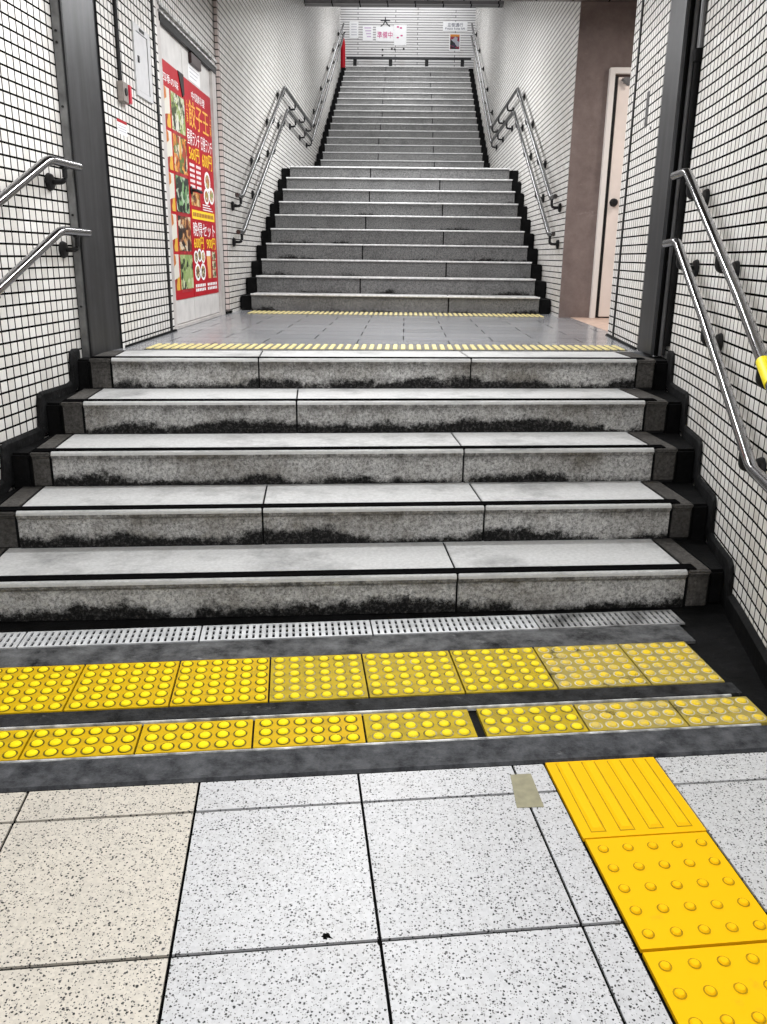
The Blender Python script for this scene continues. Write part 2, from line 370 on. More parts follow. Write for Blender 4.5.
def wallq(mb, a, b, z0, z1, u0=0.0, mi=0, za=None, zb=None):
    """vertical wall panel a->b with UVs in metres; top may slope (za, zb)"""
    l = math.hypot(b[0] - a[0], b[1] - a[1]); ta = z1 if za is None else za; tb = z1 if zb is None else zb
    mb.face([(a[0], a[1], z0), (b[0], b[1], z0), (b[0], b[1], tb), (a[0], a[1], ta)], mi, [(u0, z0), (u0 + l, z0), (u0 + l, tb), (u0, ta)])
    return u0 + l
def wall(name, pts, z0, z1, m, tops=None, bots=None):
    mb = MB(); u = 0.0
    for i, (a, b) in enumerate(zip(pts, pts[1:])):
        za, zb = (tops[i], tops[i + 1]) if tops else (None, None)
        u = wallq(mb, a, b, z0, z1, u, 0, za, zb)
    return struct(mb.build(name, m))
# text: Blender's own font, turned into mesh
def text_mesh(txt, size, bold=0.0):
    cu = bpy.data.curves.new('t', 'FONT'); cu.body = txt; cu.size = size; cu.align_x = 'CENTER'; cu.align_y = 'CENTER'; cu.resolution_u = 2; cu.extrude = 0.0006; cu.offset = bold
    o = bpy.data.objects.new('t', cu); COL.objects.link(o)
    dg = bpy.context.evaluated_depsgraph_get(); me = bpy.data.meshes.new_from_object(o.evaluated_get(dg))
    bpy.data.objects.remove(o); bpy.data.curves.remove(cu)
    return me
def text(name, txt, centre, width, height, axes, m, parent, bold=0.0):
    """lettering stretched to width x height; axes = (right, up, out)"""
    me = text_mesh(txt, 1.0, bold); xs = [v.co.x for v in me.vertices]; ys = [v.co.y for v in me.vertices]
    if not xs: return None
    sx = width / max(1e-4, max(xs) - min(xs)); sy = height / max(1e-4, max(ys) - min(ys)); cx = (max(xs) + min(xs)) / 2; cy = (max(ys) + min(ys)) / 2
    r, u, n = [Vector(a) for a in axes]; c = Vector(centre)
    for v in me.vertices:
        v.co = r * ((v.co.x - cx) * sx) + u * ((v.co.y - cy) * sy) + n * (v.co.z + 0.0008)
    me.materials.clear(); me.materials.append(m); me.name = name
    o = bpy.data.objects.new(name, me); COL.objects.link(o); o.location = c
    if parent: o.parent = parent; o.matrix_parent_inverse = Matrix.Translation(parent.location).inverted()
    return o
AL = ((0, 1, 0), (0, 0, 1), (1, 0, 0))       # on the left wall
AB = ((1, 0, 0), (0, 0, 1), (0, -1, 0))      # on the back wall

# ------------------------------------------------------------------ plan
A0 = R(7.6); CA, SA = math.cos(A0), math.sin(A0)
def FR(u, v): return (u * CA - v * SA, u * SA + v * CA)      # paving frame -> world
H = 0.16
XL = [-1.66, -1.65, -1.635, -1.63, -1.625]; XR = [1.229, 1.265, 1.296, 1.347, 1.382]
YC = [2.943 + 0.373 * k for k in range(5)]
YC[4] = 4.46
def sy(k, x): return YC[k] + 0.105 * (x + 0.1)
NX, NY = -0.1044, 0.9945
WL = [(-1.80, 2.2), (-1.775, 3.0), (-1.735, 3.7), (-1.706, 4.45)]
WR = [(1.505, 5.1), (1.455, 4.4), (1.405, 3.9), (1.34, 3.4), (1.28, 2.9), (1.22, 2.5), (1.175, 2.2)]
def wx(pts, y):
    p = sorted(pts, key=lambda q: q[1])
    for a, b in zip(p, p[1:]):
        if a[1] <= y <= b[1]: return a[0] + (b[0] - a[0]) * (y - a[1]) / (b[1] - a[1])
    return p[0][0] if y < p[0][1] else p[-1][0]
MXL, MXR = -1.60, 1.42        # walls of the long flights
YM, TM = 8.287, 0.342
YU, TU = 15.298 - 2 * 0.328, 0.328
ZL2 = 2.4
NU = 18
ZTOP = ZL2 + NU * H
YTOP = YU + (NU - 1) * TU

# ------------------------------------------------------------------ room shell
wall('wall_left', WL + [(-1.70, 4.8)], 0, 2.85, WHITE_T)
wall('wall_corridor_left', [(-3.5, 2.2), (-1.80, 2.2)], 0, 2.85, WHITE_T)
wrs = []
for a, b in zip(WR, WR[1:]):
    for k in range(6): wrs.append((a[0] + (b[0] - a[0]) * k / 6, a[1] + (b[1] - a[1]) * k / 6))
wrs.append(WR[-1])
wall('wall_corridor_right', [(1.175, 2.2), (3.4, 2.2)], 0, 2.85, WHITE_T)
wall('wall_right', wrs, 0, 2.85, WHITE_T)
DY0, DY1, DZ1 = 5.955, 7.70, 2.86
mb = MB()
xlw = lambda y: -1.598 - 0.034 * (y - 4.8) / 3.0
u = wallq(mb, (xlw(4.78), 4.78), (xlw(DY0), DY0), 0.8, 3.38, 0)
wallq(mb, (xlw(DY0), DY0), (xlw(DY1), DY1), DZ1, 3.38, u)
wallq(mb, (xlw(DY1), DY1), (xlw(7.8), 7.8), 0.8, 3.38, 4)
struct(mb.build('wall_landing_left', WHITE_T))
mb = MB(); wallq(mb, (-1.632, 7.8), (MXL, 7.8), 0.8, 3.38); wallq(mb, (MXL, 7.8), (MXL, 7.86), 0.8, 3.39, 0.03)
struct(mb.build('wall_corner_left', PINK_T))
SLT = lambda y: 3.35 + 0.2609 * (y - 7.8)     # sloping soffit over the middle flight
UPT = lambda y: 5.10 + 0.37 * (y - 14.5)
def upx(y): return MXL if y < 14.6 else MXL + 0.11 * (y - 14.6) / 5.6
ys = [7.86, 14.3, 14.5, 17, 20.3]; tops = [SLT(7.86), SLT(14.3), UPT(14.5), UPT(17), UPT(20.3)]
wall('wall_stair_left', [(upx(y), y) for y in ys], 0.8, 3, WHITE_T, tops)
wall('wall_top_left', [(-1.49, 20.3), (-4.0, 20.3)], ZL2, 7.6, WHITE_T)
wall('wall_top_right', [(4.0, 20.3), (MXR, 20.3)], ZL2, 7.6, WHITE_T)
ysr = [20.3, 17, 14.5, 14.3, 7.9]
wall('wall_stair_right', [(MXR, y) for y in ysr], 0.8, 3, WHITE_T, [UPT(20.3), UPT(17), UPT(14.5), SLT(14.3), SLT(7.9)])
wall('wall_back', [(-4.0, 22.0), (4.0, 22.0)], ZTOP, 7.6, BACK_T)
wall('wall_landing_right', [(2.6, 6.10), (1.456, 6.10), (1.40, 5.08)], 0.8, 3.38, WHITE_T)
wall('wall_passage', [(MXR + 0.002, 7.9), (3.4, 7.9), (3.4, 6.10)], 0.8, 3.38, BROWN)
# floors
ju = [-2.8, -2.37, -1.95, -1.53, -1.11, -0.69, -0.26, 0.155, 0.575]; jv = [-0.89, -0.445, 0.0, 0.45, 0.898, 1.346, 1.793, 1.918]
jr = [0.977, 1.41, 1.83, 2.25, 2.67, 3.1]
mb = MB(); cols = []
def slab(u0, u1, v0, v1, tint):
    g = 0.0033; q = [FR(u0 + g, v0 + g * 1.35), FR(u1 - g, v0 + g * 1.35), FR(u1 - g, v1 - g * 1.35), FR(u0 + g, v1 - g * 1.35)]
    n0 = len(mb.f); mb.hexa([(x, y, -0.02) for x, y in q], [(x, y, 0.0) for x, y in q]); cols.extend([tint] * (len(mb.f) - n0))
for i, (u0, u1) in enumerate(zip(ju, ju[1:])):
    for v0, v1 in zip(jv, jv[1:]):
        t = (0.63, 0.58, 0.50) if u1 < -0.2 else (0.57, 0.57, 0.58)
        k = random.uniform(0.95, 1.04); slab(u0, u1, v0, v1, [c * k for c in t])
for v0, v1 in zip(jv, jv[1:]): slab(0.575, 0.664, v0, v1, (0.57, 0.57, 0.58))
for u0, u1 in zip(jr, jr[1:]):
    for v0, v1 in zip(jv, jv[1:]):
        k = random.uniform(0.95, 1.03); slab(u0, u1, v0, v1, [0.57 * k] * 3)
n0 = len(mb.f); mb.box(-3.0, 3.3, -1.0, 1.93, -0.05, -0.006, 1, FR); cols.extend([(0, 0, 0)] * (len(mb.f) - n0))
me_cols = cols
o = bpy.data.meshes.new('floor'); o.from_pydata(mb.v, [], mb.f); o.materials.append(TERR); o.materials.append(JOINT)
for p, mi in zip(o.polygons, mb.m): p.material_index = mi
ca = o.color_attributes.new('tint', 'FLOAT_COLOR', 'CORNER')
for p, c in zip(o.polygons, cols):
    for li in p.loop_indices: ca.data[li].color = (c[0], c[1], c[2], 1)
fo = bpy.data.objects.new('floor', o); COL.objects.link(fo); struct(fo)
mb = MB(); mb.box(-2.6, 2.6, 1.922, 3.6, -0.06, -0.004, 0, FR)
struct(mb.build('floor_sill', BLACKM))
def poly_floor(name, pts, z, m, thick=0.1):
    mb = MB(); mb.face([(x, y, z) for x, y in pts], 0, [(x, y) for x, y in pts])
    n = len(pts)
    for i in range(n):
        a, b = pts[i], pts[(i + 1) % n]; mb.face([(a[0], a[1], z - thick), (b[0], b[1], z - thick), (b[0], b[1], z), (a[0], a[1], z)], 0, [(0, 0), (1, 0), (1, .1), (0, .1)])
    return struct(mb.build(name, m))
poly_floor('floor_landing', [(-1.72, sy(4, -1.72) + 0.38), (1.47, sy(4, 1.47) + 0.38), (1.47, 6.10), (1.53, 6.15), (1.53, 7.9), (1.45, 8.30), (-1.66, 8.30)], 0.8, LAND_T)
poly_floor('floor_passage', [(1.532, 6.10), (3.4, 6.10), (3.4, 7.9), (1.532, 7.9)], 0.802, PINKF)
poly_floor('floor_middle_landing', [(MXL, YM + 9 * TM + 0.36), (MXR, YM + 9 * TM + 0.36), (MXR, YU + 0.02), (MXL, YU + 0.02)], ZL2, LAND_T)
poly_floor('floor_top_landing', [(-4, YTOP + 0.36), (4, YTOP + 0.36), (4, 22), (-4, 22)], ZTOP, LAND_T)
# ceilings
def ceil(name, pts, m):
    mb = MB(); mb.face(pts, 0, [(p[0], p[1]) for p in pts]); return struct(mb.build(name, m))
mb = MB(); mb.box(-3.6, 3.5, -2.2, 4.75, 2.8, 2.9); struct(mb.build('ceiling', CEILW))
mb = MB()
P_ = [(-1.75, 4.75), (3.4, 4.75), (3.4, 7.9), (-1.75, 7.9)]
mb.face([(x, y, 3.36) for x, y in P_], 0, [p for p in P_]); mb.face([(-1.75, 4.75, 2.9), (3.4, 4.75, 2.9), (3.4, 4.75, 3.36), (-1.75, 4.75, 3.36)], 0, [(0, 0), (1, 0), (1, .4), (0, .4)])
mb.face([(-1.75, 7.9, 3.36), (3.4, 7.9, 3.36), (3.4, 7.9, 3.5), (-1.75, 7.9, 3.5)], 0, [(0, 0), (5, 0), (5, .17), (0, .17)])
struct(mb.build('ceiling_landing', CEIL_T))
ceil('ceiling_stair', [(-1.7, 7.9, SLT(7.9)), (1.5, 7.9, SLT(7.9)), (1.5, 14.3, SLT(14.3)), (-1.7, 14.3, SLT(14.3))], CEILW)
mb = MB(); mb.box(MXL, MXR, 14.3, 14.5, 4.975, 5.2)
mb2 = MB()
for (a, b, z0, z1) in (((MXL, 14.3), (MXR, 14.3), 4.975, 5.2),): wallq(mb2, a, b, z0, z1)
mb2.face([(MXL, 14.3, 4.975), (MXR, 14.3, 4.975), (MXR, 14.5, 4.975), (MXL, 14.5, 4.975)], 0, [(0, 0), (3, 0), (3, .2), (0, .2)])
mb2.face([(MXL, 14.5, 4.975), (MXR, 14.5, 4.975), (MXR, 14.5, 5.2), (MXL, 14.5, 5.2)], 0, [(0, 0), (3, 0), (3, .37), (0, .37)])
struct(mb2.build('ceiling_beam', BEAM_T))
ceil('ceiling_upper', [(-1.7, 14.5, UPT(14.5)), (1.5, 14.5, UPT(14.5)), (1.5, 20.3, UPT(20.3)), (-1.7, 20.3, UPT(20.3))], CEILW)
ceil('ceiling_top', [(-4, 20.2, 7.6), (4, 20.2, 7.6), (4, 22.1, 7.6), (-4, 22.1, 7.6)], CEILW)
# expansion joints and skirting
mb = MB(); mb.box(xlw(5.86) - 0.01, xlw(5.86) + 0.010, 5.835, 5.865, 0.8, 3.36); struct(mb.build('trim_1', IRON))
mb = MB(); mb.box(1.435, 1.455, 5.86, 5.89, 0.8, 3.36); struct(mb.build('trim_2', IRON))
mb = MB(); mb.box(-1.64, -1.592, 4.821, 5.95, 0.8, 0.812); mb.box(-1.66, -1.60, 7.70, 7.95, 0.8, 0.825); struct(mb.build('baseboard_left', BLACKM))
mb = MB()
mb.hexa([(1.385, 5.11, .8), (1.47, 5.11, .8), (1.47, 6.09, .8), (1.435, 6.09, .8)], [(1.39, 5.11, .812), (1.47, 5.11, .812), (1.47, 6.09, .812), (1.445, 6.09, .812)])
struct(mb.build('baseboard_right', BLACKM))

# ------------------------------------------------------------------ staircases
def stone(p0, p1, ztop, depth, lip, nx, ny):
    """one block of a step between nosing points p0 and p1: rounded lip, recessed face"""
    prof = [(0.004, -lip), (0.0, -lip * 0.55), (0.003, -0.006), (0.011, 0.0), (depth, 0.0), (depth, -H), (0.013, -H), (0.013, -lip - 0.006)]
    mb = MB()
    mk = lambda p: [(p[0] + nx * d, p[1] + ny * d, ztop + z) for d, z in prof]
    mb.prism(mk(p0), mk(p1))
    return mb
def staircase(label, base, steps, name_grp):
    return thing('staircase', base, label, 'stairs')
LOW = staircase('nearest flight of five wide grimy stone steps with black nosing strips', (-0.15, 3.2, 0), None, None)
xj = [[0.225], [-0.568, 0.357], [0.288], [-0.514], [-0.758, 0.366]]
xe = [(-1.56, 1.132), (-1.55, 1.166), (-1.545, 1.182), (-1.525, 1.227), (-1.512, 1.275)]
for k in range(5):
    z = (k + 1) * H; D = (YC[k + 1] - YC[k] + 0.02) if k < 4 else 0.40
    st = MB()
    a, b = (XL[k] + 0.004, sy(k, XL[k])), (XR[k] - 0.004, sy(k, XR[k]))
    q = [(a[0] + NX * 0.022, a[1] + NY * 0.022), (b[0] + NX * 0.022, b[1] + NY * 0.022), (b[0] + NX * (D - 0.002), b[1] + NY * (D - 0.002)), (a[0] + NX * (D - 0.002), a[1] + NY * (D - 0.002))]
    st.hexa([(x, y, z - H) for x, y in q], [(x, y, z - 0.006) for x, y in q])
    so = st.build('step', BLACKM, LOW)
    cuts = [xe[k][0]] + xj[k] + [xe[k][1]]
    for x0, x1 in zip(cuts, cuts[1:]):
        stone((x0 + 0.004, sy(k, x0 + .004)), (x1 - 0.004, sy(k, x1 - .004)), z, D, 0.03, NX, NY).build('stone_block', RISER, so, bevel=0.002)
    for x0, x1 in ((XL[k], xe[k][0]), (xe[k][1], XR[k])):
        kid(stone((x0 + 0.004, sy(k, x0) + 0.004), (x1 - 0.003, sy(k, x1) + 0.004), z - 0.001, D, 0.02, NX, NY).build('end_block', ENDB, so, bevel=0.006), 'blackened rough end stone')
    s_ = MB(); q = []
    for d in (0.017, 0.072): q.append([(x + NX * d, sy(k, x) + NY * d) for x in (XL[k] + 0.01, XR[k] - 0.06)])
    q = [q[0][0], q[0][1], q[1][1], q[1][0]]
    s_.hexa([(x, y, z - 0.003) for x, y in q], [(x, y, z + 0.0025) for x, y in q])
    kid(s_.build('nosing_strip', RUBBER, so), 'black anti-slip strip')
# stepped black stringers against the walls
for side in (0, 1):
    mb = MB(); WW = WL if side == 0 else WR
    for k in range(5):
        z = (k + 1) * H - 0.012; Y0 = 0.03; D = (YC[k + 1] - YC[k]) if k < 4 else 0.22
        xi = XL[k] - 0.001 if side == 0 else XR[k] + 0.001
        f0 = (xi + NX * Y0, sy(k, xi) + NY * Y0); f1 = (xi + NX * (D + .05), sy(k, xi) + NY * (D + .05))
        g0 = (wx(WW, f0[1]), f0[1] + (0.0 if side == 0 else 0.01)); g1 = (wx(WW, f1[1]), f1[1])
        s = -0.009 if side == 0 else 0.009
        g0 = (g0[0] - s, g0[1]); g1 = (g1[0] - s, g1[1])
        q = [g0, f0, f1, g1] if side == 0 else [f0, g0, g1, f1]
        zb = max(0.0, z - 0.33)
        mb.hexa([(x, y, zb) for x, y in q], [(x, y, z) for x, y in q])
    mb.build('stringer', BLACKM, LOW, bevel=0.012)
    # mortar skirt on the tiles, following the steps with rounded corners
    pts = []
    for k in range(5):
        xi = XL[k] if side == 0 else XR[k]; y0 = sy(k, xi) - 0.035; z1 = (k + 1) * H + 0.045; z0 = k * H + 0.045
        y1 = (sy(k + 1, XL[k + 1] if side == 0 else XR[k + 1]) - 0.035) if k < 4 else (4.43 if side == 0 else 4.76)
        pts += [(y0 - 0.012, z0 + 0.004), (y0 - 0.004, z0 + 0.05), (y0, z1 - 0.05), (y0 + 0.012, z1 - 0.016), (y0 + 0.045, z1), (y1 - 0.05, z1 - 0.004)]
    sk = MB()
    for (ya, za), (yb, zb) in zip(pts, pts[1:]):
        t = 0.014 if side == 0 else -0.014; xa, xb = wx(WW, ya) + t * 0.2, wx(WW, yb) + t * 0.2
        ba, bb = max(0.0, za - 0.2), max(0.0, zb - 0.2)
        A_ = [(xa, ya, ba), (xa, ya, za), (xa + t * 0.5, ya, za - 0.002), (xa + t, ya, za - 0.014), (xa + t, ya, ba)]
        B_ = [(xb, yb, bb), (xb, yb, zb), (xb + t * 0.5, yb, zb - 0.002), (xb + t, yb, zb - 0.014), (xb + t, yb, bb)]
        sk.prism(A_, B_)
    sk.build('mortar_skirt', SKIRT, LOW)
    fk = MB(); ya, yb = 2.2, pts[0][0] - 0.004; nn_ = 6
    for q in range(nn_):
        y0, y1 = ya + (yb - ya) * q / nn_, ya + (yb - ya) * (q + 1) / nn_; xa, xb = wx(WW, y0), wx(WW, y1); t = 0.02 if side == 0 else -0.02
        fk.prism([(xa, y0, -.004), (xa, y0, .085), (xa + t, y0, .07), (xa + t, y0, -.004)], [(xb, y1, -.004), (xb, y1, .085), (xb + t, y1, .07), (xb + t, y1, -.004)])
    struct(fk.build('baseboard_near_left' if side == 0 else 'baseboard_near_right', BLACKM))
def far_flight(root, n, y0, t, z0, xl, xr, stone_m, jl, jr_, ws):
    for k in range(n):
        y = y0 + k * t; z = z0 + (k + 1) * H; x0, x1 = xl(y), xr(y); D = t + 0.02 if k < n - 1 else t + 0.04
        st = MB(); st.box(x0 + 0.003, x1 - 0.003, y + 0.02, y + D - 0.004, z - H, z - 0.006); so = st.build('step', BLACKM, root)
        cuts = [x0, (jl if (k + 1) % 2 == 0 else jr_) + 0.01 * random.uniform(-1, 1), x1]
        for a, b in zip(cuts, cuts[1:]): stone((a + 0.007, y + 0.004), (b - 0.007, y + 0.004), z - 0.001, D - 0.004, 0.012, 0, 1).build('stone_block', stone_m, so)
        lp = MB(); prof = [(-0.004, -0.014), (-0.006, -0.006), (0.0, 0.001), (0.02, 0.0015), (0.02, -0.014)]
        lp.prism([(x0 + 0.004, y + d, z + e) for d, e in prof], [(x1 - 0.004, y + d, z + e) for d, e in prof])
        kid(lp.build('nosing_strip', LIP, so), 'pale nosing')
    for side in (0, 1):
        mb = MB()
        for k in range(n):
            y = y0 + k * t; z = z0 + (k + 1) * H - 0.022
            a, b = (ws[0](y + t + .05) + 0.006, xl(y) - 0.001) if side == 0 else (xr(y) + 0.001, ws[1](y) - 0.004)
            mb.box(a, b, y + 0.03, y + t + 0.04, max(z0, z - 0.3), z)
        mb.build('stringer', BLACKM, root, bevel=0.008)
MID = thing('staircase', (-0.1, 9.8, 0.8), 'middle flight of ten grey stone steps rising from the landing to the bent handrails', 'stairs')
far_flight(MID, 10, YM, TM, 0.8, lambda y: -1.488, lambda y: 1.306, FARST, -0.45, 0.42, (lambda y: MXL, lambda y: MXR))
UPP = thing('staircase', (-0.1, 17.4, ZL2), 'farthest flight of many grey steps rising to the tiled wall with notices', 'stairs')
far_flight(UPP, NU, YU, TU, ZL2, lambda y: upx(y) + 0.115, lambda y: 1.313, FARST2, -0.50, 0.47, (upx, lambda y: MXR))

# ------------------------------------------------------------------ sill in front of the stairs: grating, dotted tiles, edges
gu = [-1.585, -0.965, -0.345, 0.275, 0.895, 1.46]
glab = ['leftmost', 'second from left', 'middle of the five', 'second from right', 'rightmost and grimy']
for i, (u0, u1) in enumerate(zip(gu, gu[1:])):
    mb = MB(); u0 += 0.003; u1 -= 0.003; v0, v1 = 2.742, 2.868; n = int((u1 - u0) / 0.024)
    us = [u0 + 0.008]; pitch = (u1 - u0 - 0.016) / n
    vb = [v0, v0 + 0.008, v0 + 0.042, v0 + 0.047, v0 + 0.080, v0 + 0.085, v0 + 0.118, v1]
    ub = [u0]
    for k in range(n): ub += [u0 + 0.008 + pitch * k + pitch * 0.31, u0 + 0.008 + pitch * k + pitch * 0.69]
    ub.append(u1)
    for a in range(len(ub) - 1):
        for b in range(len(vb) - 1):
            if a % 2 == 1 and b % 2 == 1: continue
            mb.box(ub[a], ub[a + 1], vb[b], vb[b + 1], 0.004, 0.010, 0, FR)
    mm = MB(); c = FR((u0 + u1) / 2, (v0 + v1) / 2)
    g = mb.build('drain_grating', GRATE if i < 4 else plain('grimy_plate', (0.30, 0.30, 0.30), 0.5, 0.2, var=0.7, scale=9), loc=(c[0], c[1], 0.004))
    tag(g, 'slotted steel drain plate at the foot of the steps, %s' % glab[i], 'drain grating', 'drain gratings at the foot of the steps')
def tactile(name, u0, u1, v0, v1, z, nu, nv, pu, pv, r, h, mats, label, group, clip=None):
    mb = MB(); g = 0.003; mb.box(u0 + g, u1 - g, v0 + g, v1 - g, z - 0.012, z, 0, FR)
    cu, cv = (u0 + u1) / 2, (v0 + v1) / 2
    for i in range(nu):
        for j in range(nv):
            mb.dome(cu + (i - (nu - 1) / 2) * pu, cv + (j - (nv - 1) / 2) * pv, z, r, h, fr=FR, ring=2)
    c = FR(cu, cv); o = mb.build(name, mats, loc=(c[0], c[1], z - 0.012), smooth=True)
    return tag(o, label, 'tactile tile', group)
ru = [-1.305, -1.005, -0.70, -0.39, -0.09, 0.22, 0.525, 0.825, 1.135, 1.385]
names1 = ['cut by the left photo edge', 'first whole one from the left', 'second whole one from the left', 'third whole one from the left', 'middle one', 'right of the middle one', 'third from the right end', 'next to the right end, scuffed', 'at the right end, blackened']
for i, (u0, u1) in enumerate(zip(ru, ru[1:])):
    kx = 0 if i < 4 else (1 if i < 7 else 2)
    full = u1 - u0 > 0.28
    tactile('tactile_tile', u0, u1, 2.295, 2.595, 0.010, 6 if full else 5, 6, 0.0495, 0.0485, 0.0155, 0.006, [YB[kx], YD[kx], RINGS[kx]],
            'yellow dotted square tile in the rear row, %s' % names1[i], 'dotted tiles in the row nearer the stairs')
ru2 = [-1.36, -1.06, -0.755, -0.45, -0.13, 0.19, 0.512, 0.535, 0.84, 1.145, 1.405]
names2 = ['cut by the left photo edge', 'second from left', 'left of the dark crack', 'right of the dark crack', 'at the middle', 'just left of the white gap', None, 'just right of the white gap', 'second from the right end', 'worn one at the right end']
for i, (u0, u1) in enumerate(zip(ru2, ru2[1:])):
    if names2[i] is None: continue
    kx = 0 if i < 5 else (1 if i < 8 else 2)
    tactile('tactile_tile', u0, u1, 2.048, 2.205, 0.008, 6 if u1 - u0 > .28 else 5, 3, 0.0495, 0.049, 0.0160, 0.006, [YB[max(kx, 0)], YD[kx], RINGS[kx]],
            'yellow dotted narrow tile in the front row, %s' % names2[i], 'dotted tiles in the row nearer the pale floor')
for v0, v1, lb in ((2.210, 2.218, 'thin pale metal edge strip between the two rows of yellow dotted tiles'), (2.036, 2.044, 'thin pale metal edge strip along the front of the narrow yellow tiles')):
    mb = MB(); mb.box(-1.9, 1.36, v0, v1, -0.004, 0.011, 0, FR); tag(mb.build('edge_strip', EDGE, loc=(FR(0, v0) + (0,)), bevel=0.002), lb, 'edge strip')
mb = MB(); mb.prism([FR(-1.95, 1.922) + (-.004,), FR(-1.95, 1.926) + (.006,), FR(-1.95, 2.030) + (.011,), FR(-1.95, 2.032) + (-.004,)], [FR(1.75, 1.922) + (-.004,), FR(1.75, 1.926) + (.006,), FR(1.75, 2.030) + (.011,), FR(1.75, 2.032) + (-.004,)])
tag(mb.build('kerb', KERB), 'long dark grey kerb stone between the yellow tiles and the pale floor', 'kerb')
mb = MB(); mb.box(-1.95, 1.40, 2.222, 2.290, -.004, 0.010, 0, FR); tag(mb.build('mortar_band', dirty_dark('dark_mortar', (0.005, 0.005, 0.005), (0.05, 0.051, 0.053), 13, (0.30, 0.30, 0.30), 0.35)), 'dark mortar band between the two rows of yellow tiles', 'mortar band')
mb = MB(); mb.box(-1.95, 1.43, 2.600, 2.738, -.004, 0.007, 0, FR); tag(mb.build('mortar_band', GRIMEF), 'dirty grey mortar band between drain grating and yellow tiles', 'mortar band')
# guide tiles on the terrazzo
GU0, GU1 = 0.667, 0.974
mb = MB(); mb.box(GU0, GU1, 1.604, 1.914, -0.012, 0.0035, 0, FR)
for k in range(4):
    uc = GU0 + 0.045 + k * 0.0722
    b = [FR(uc - 0.017, 1.625), FR(uc + 0.017, 1.625), FR(uc + 0.017, 1.905), FR(uc - 0.017, 1.905)]; mb.hexa([FR(uc - 0.0195, 1.622) + (.0034,), FR(uc + 0.0195, 1.622) + (.0034,), FR(uc + 0.0195, 1.907) + (.0034,), FR(uc - 0.0195, 1.907) + (.0034,)], [FR(uc - 0.0195, 1.622) + (.0039,), FR(uc + 0.0195, 1.622) + (.0039,), FR(uc + 0.0195, 1.907) + (.0039,), FR(uc - 0.0195, 1.907) + (.0039,)], 2); t = [FR(uc - 0.012, 1.632), FR(uc + 0.012, 1.632), FR(uc + 0.012, 1.902), FR(uc - 0.012, 1.902)]
    mb.hexa([(x, y, 0.0035) for x, y in b], [(x, y, 0.0085) for x, y in t], 1)
c = FR(0.82, 1.76); tag(mb.build('tactile_tile', [YEL, YDOME, RINGB], loc=(c[0], c[1], -0.012)), 'bright yellow floor tile with four raised long bars, touching the dark kerb', 'tactile tile')
tactile('tactile_tile', GU0, GU1, 1.267, 1.602, 0.0035, 5, 5, 0.060, 0.064, 0.0105, 0.005, [YEL, YDOME, RINGB], 'bright yellow floor tile with small dots, behind the barred tile and touching it', None)
tactile('tactile_tile', GU0, GU1, 0.930, 1.265, 0.0035, 5, 5, 0.060, 0.064, 0.0105, 0.005, [YEL, YDOME, RINGB], 'bright yellow dotted floor tile in the bottom right corner, nearest the camera', None)
mb = MB(); q = [(0.306, 1.791), (0.375, 1.797), (0.362, 1.937), (0.306, 1.930)]; mb.hexa([(x, y, 0.0) for x, y in q], [(x, y, 0.0012) for x, y in q])
tag(mb.build('floor_tape', TAPE), 'small olive grey tape patch stuck on the pale floor beside the yellow barred tile', 'tape')
def blot(cx, cy, r, label):
    mb = MB(); n = 15; P_ = []
    for k in range(n):
        a = 2 * math.pi * k / n; rr = r * random.choice((0.35, 0.6, 1.0, 0.5)); P_.append((cx + rr * math.cos(a), cy + rr * math.sin(a)))
    mb.prism([(x, y, 0.0) for x, y in P_], [(x, y, 0.0006) for x, y in P_]); tag(mb.build('floor_stain', JOINT), label, 'stain')
blot(-0.135, 1.362, 0.017, 'small spiky black stain on the pale floor left of the tile corner')
blot(-0.026, 1.352, 0.011, 'small black blot on the crossing of two floor joints')
# striped warning strips on the landing
def warn(yc, slope, dep, x0, x1, label):
    root = MB(); n = int((x1 - x0) / 0.046)
    q = [(x0, yc + slope * x0), (x1, yc + slope * x1)]
    root.hexa([(q[0][0], q[0][1], .8), (q[1][0], q[1][1], .8), (q[1][0], q[1][1] + dep, .8), (q[0][0], q[0][1] + dep, .8)], [(q[0][0], q[0][1], .803), (q[1][0], q[1][1], .803), (q[1][0], q[1][1] + dep, .803), (q[0][0], q[0][1] + dep, .803)], 0)
    for i in range(n):
        a = x0 + (i + 0.2) * (x1 - x0) / n; b = a + 0.026; y = yc + slope * a
        root.hexa([(a, y + .01, .803), (b, y + .01, .803), (b, y + dep - .01, .803), (a, y + dep - .01, .803)], [(a + .003, y + .014, .808), (b - .003, y + .014, .808), (b - .003, y + dep - .014, .808), (a + .003, y + dep - .014, .808)], 1)
    tag(root.build('warning_strip', [plain('strip_ground', (0.10, 0.095, 0.07), 0.6, var=0.3), plain('strip_yellow', (0.66, 0.56, 0.24), 0.5, var=0.25, scale=25)]), label, 'warning strip')
warn(4.905, 0.105, 0.27, -1.47, 1.33, 'yellow ribbed warning strip at the landing edge, above the lower steps')
warn(7.86, 0.02, 0.36, -1.45, 1.30, 'yellow ribbed warning strip at the foot of the middle flight')

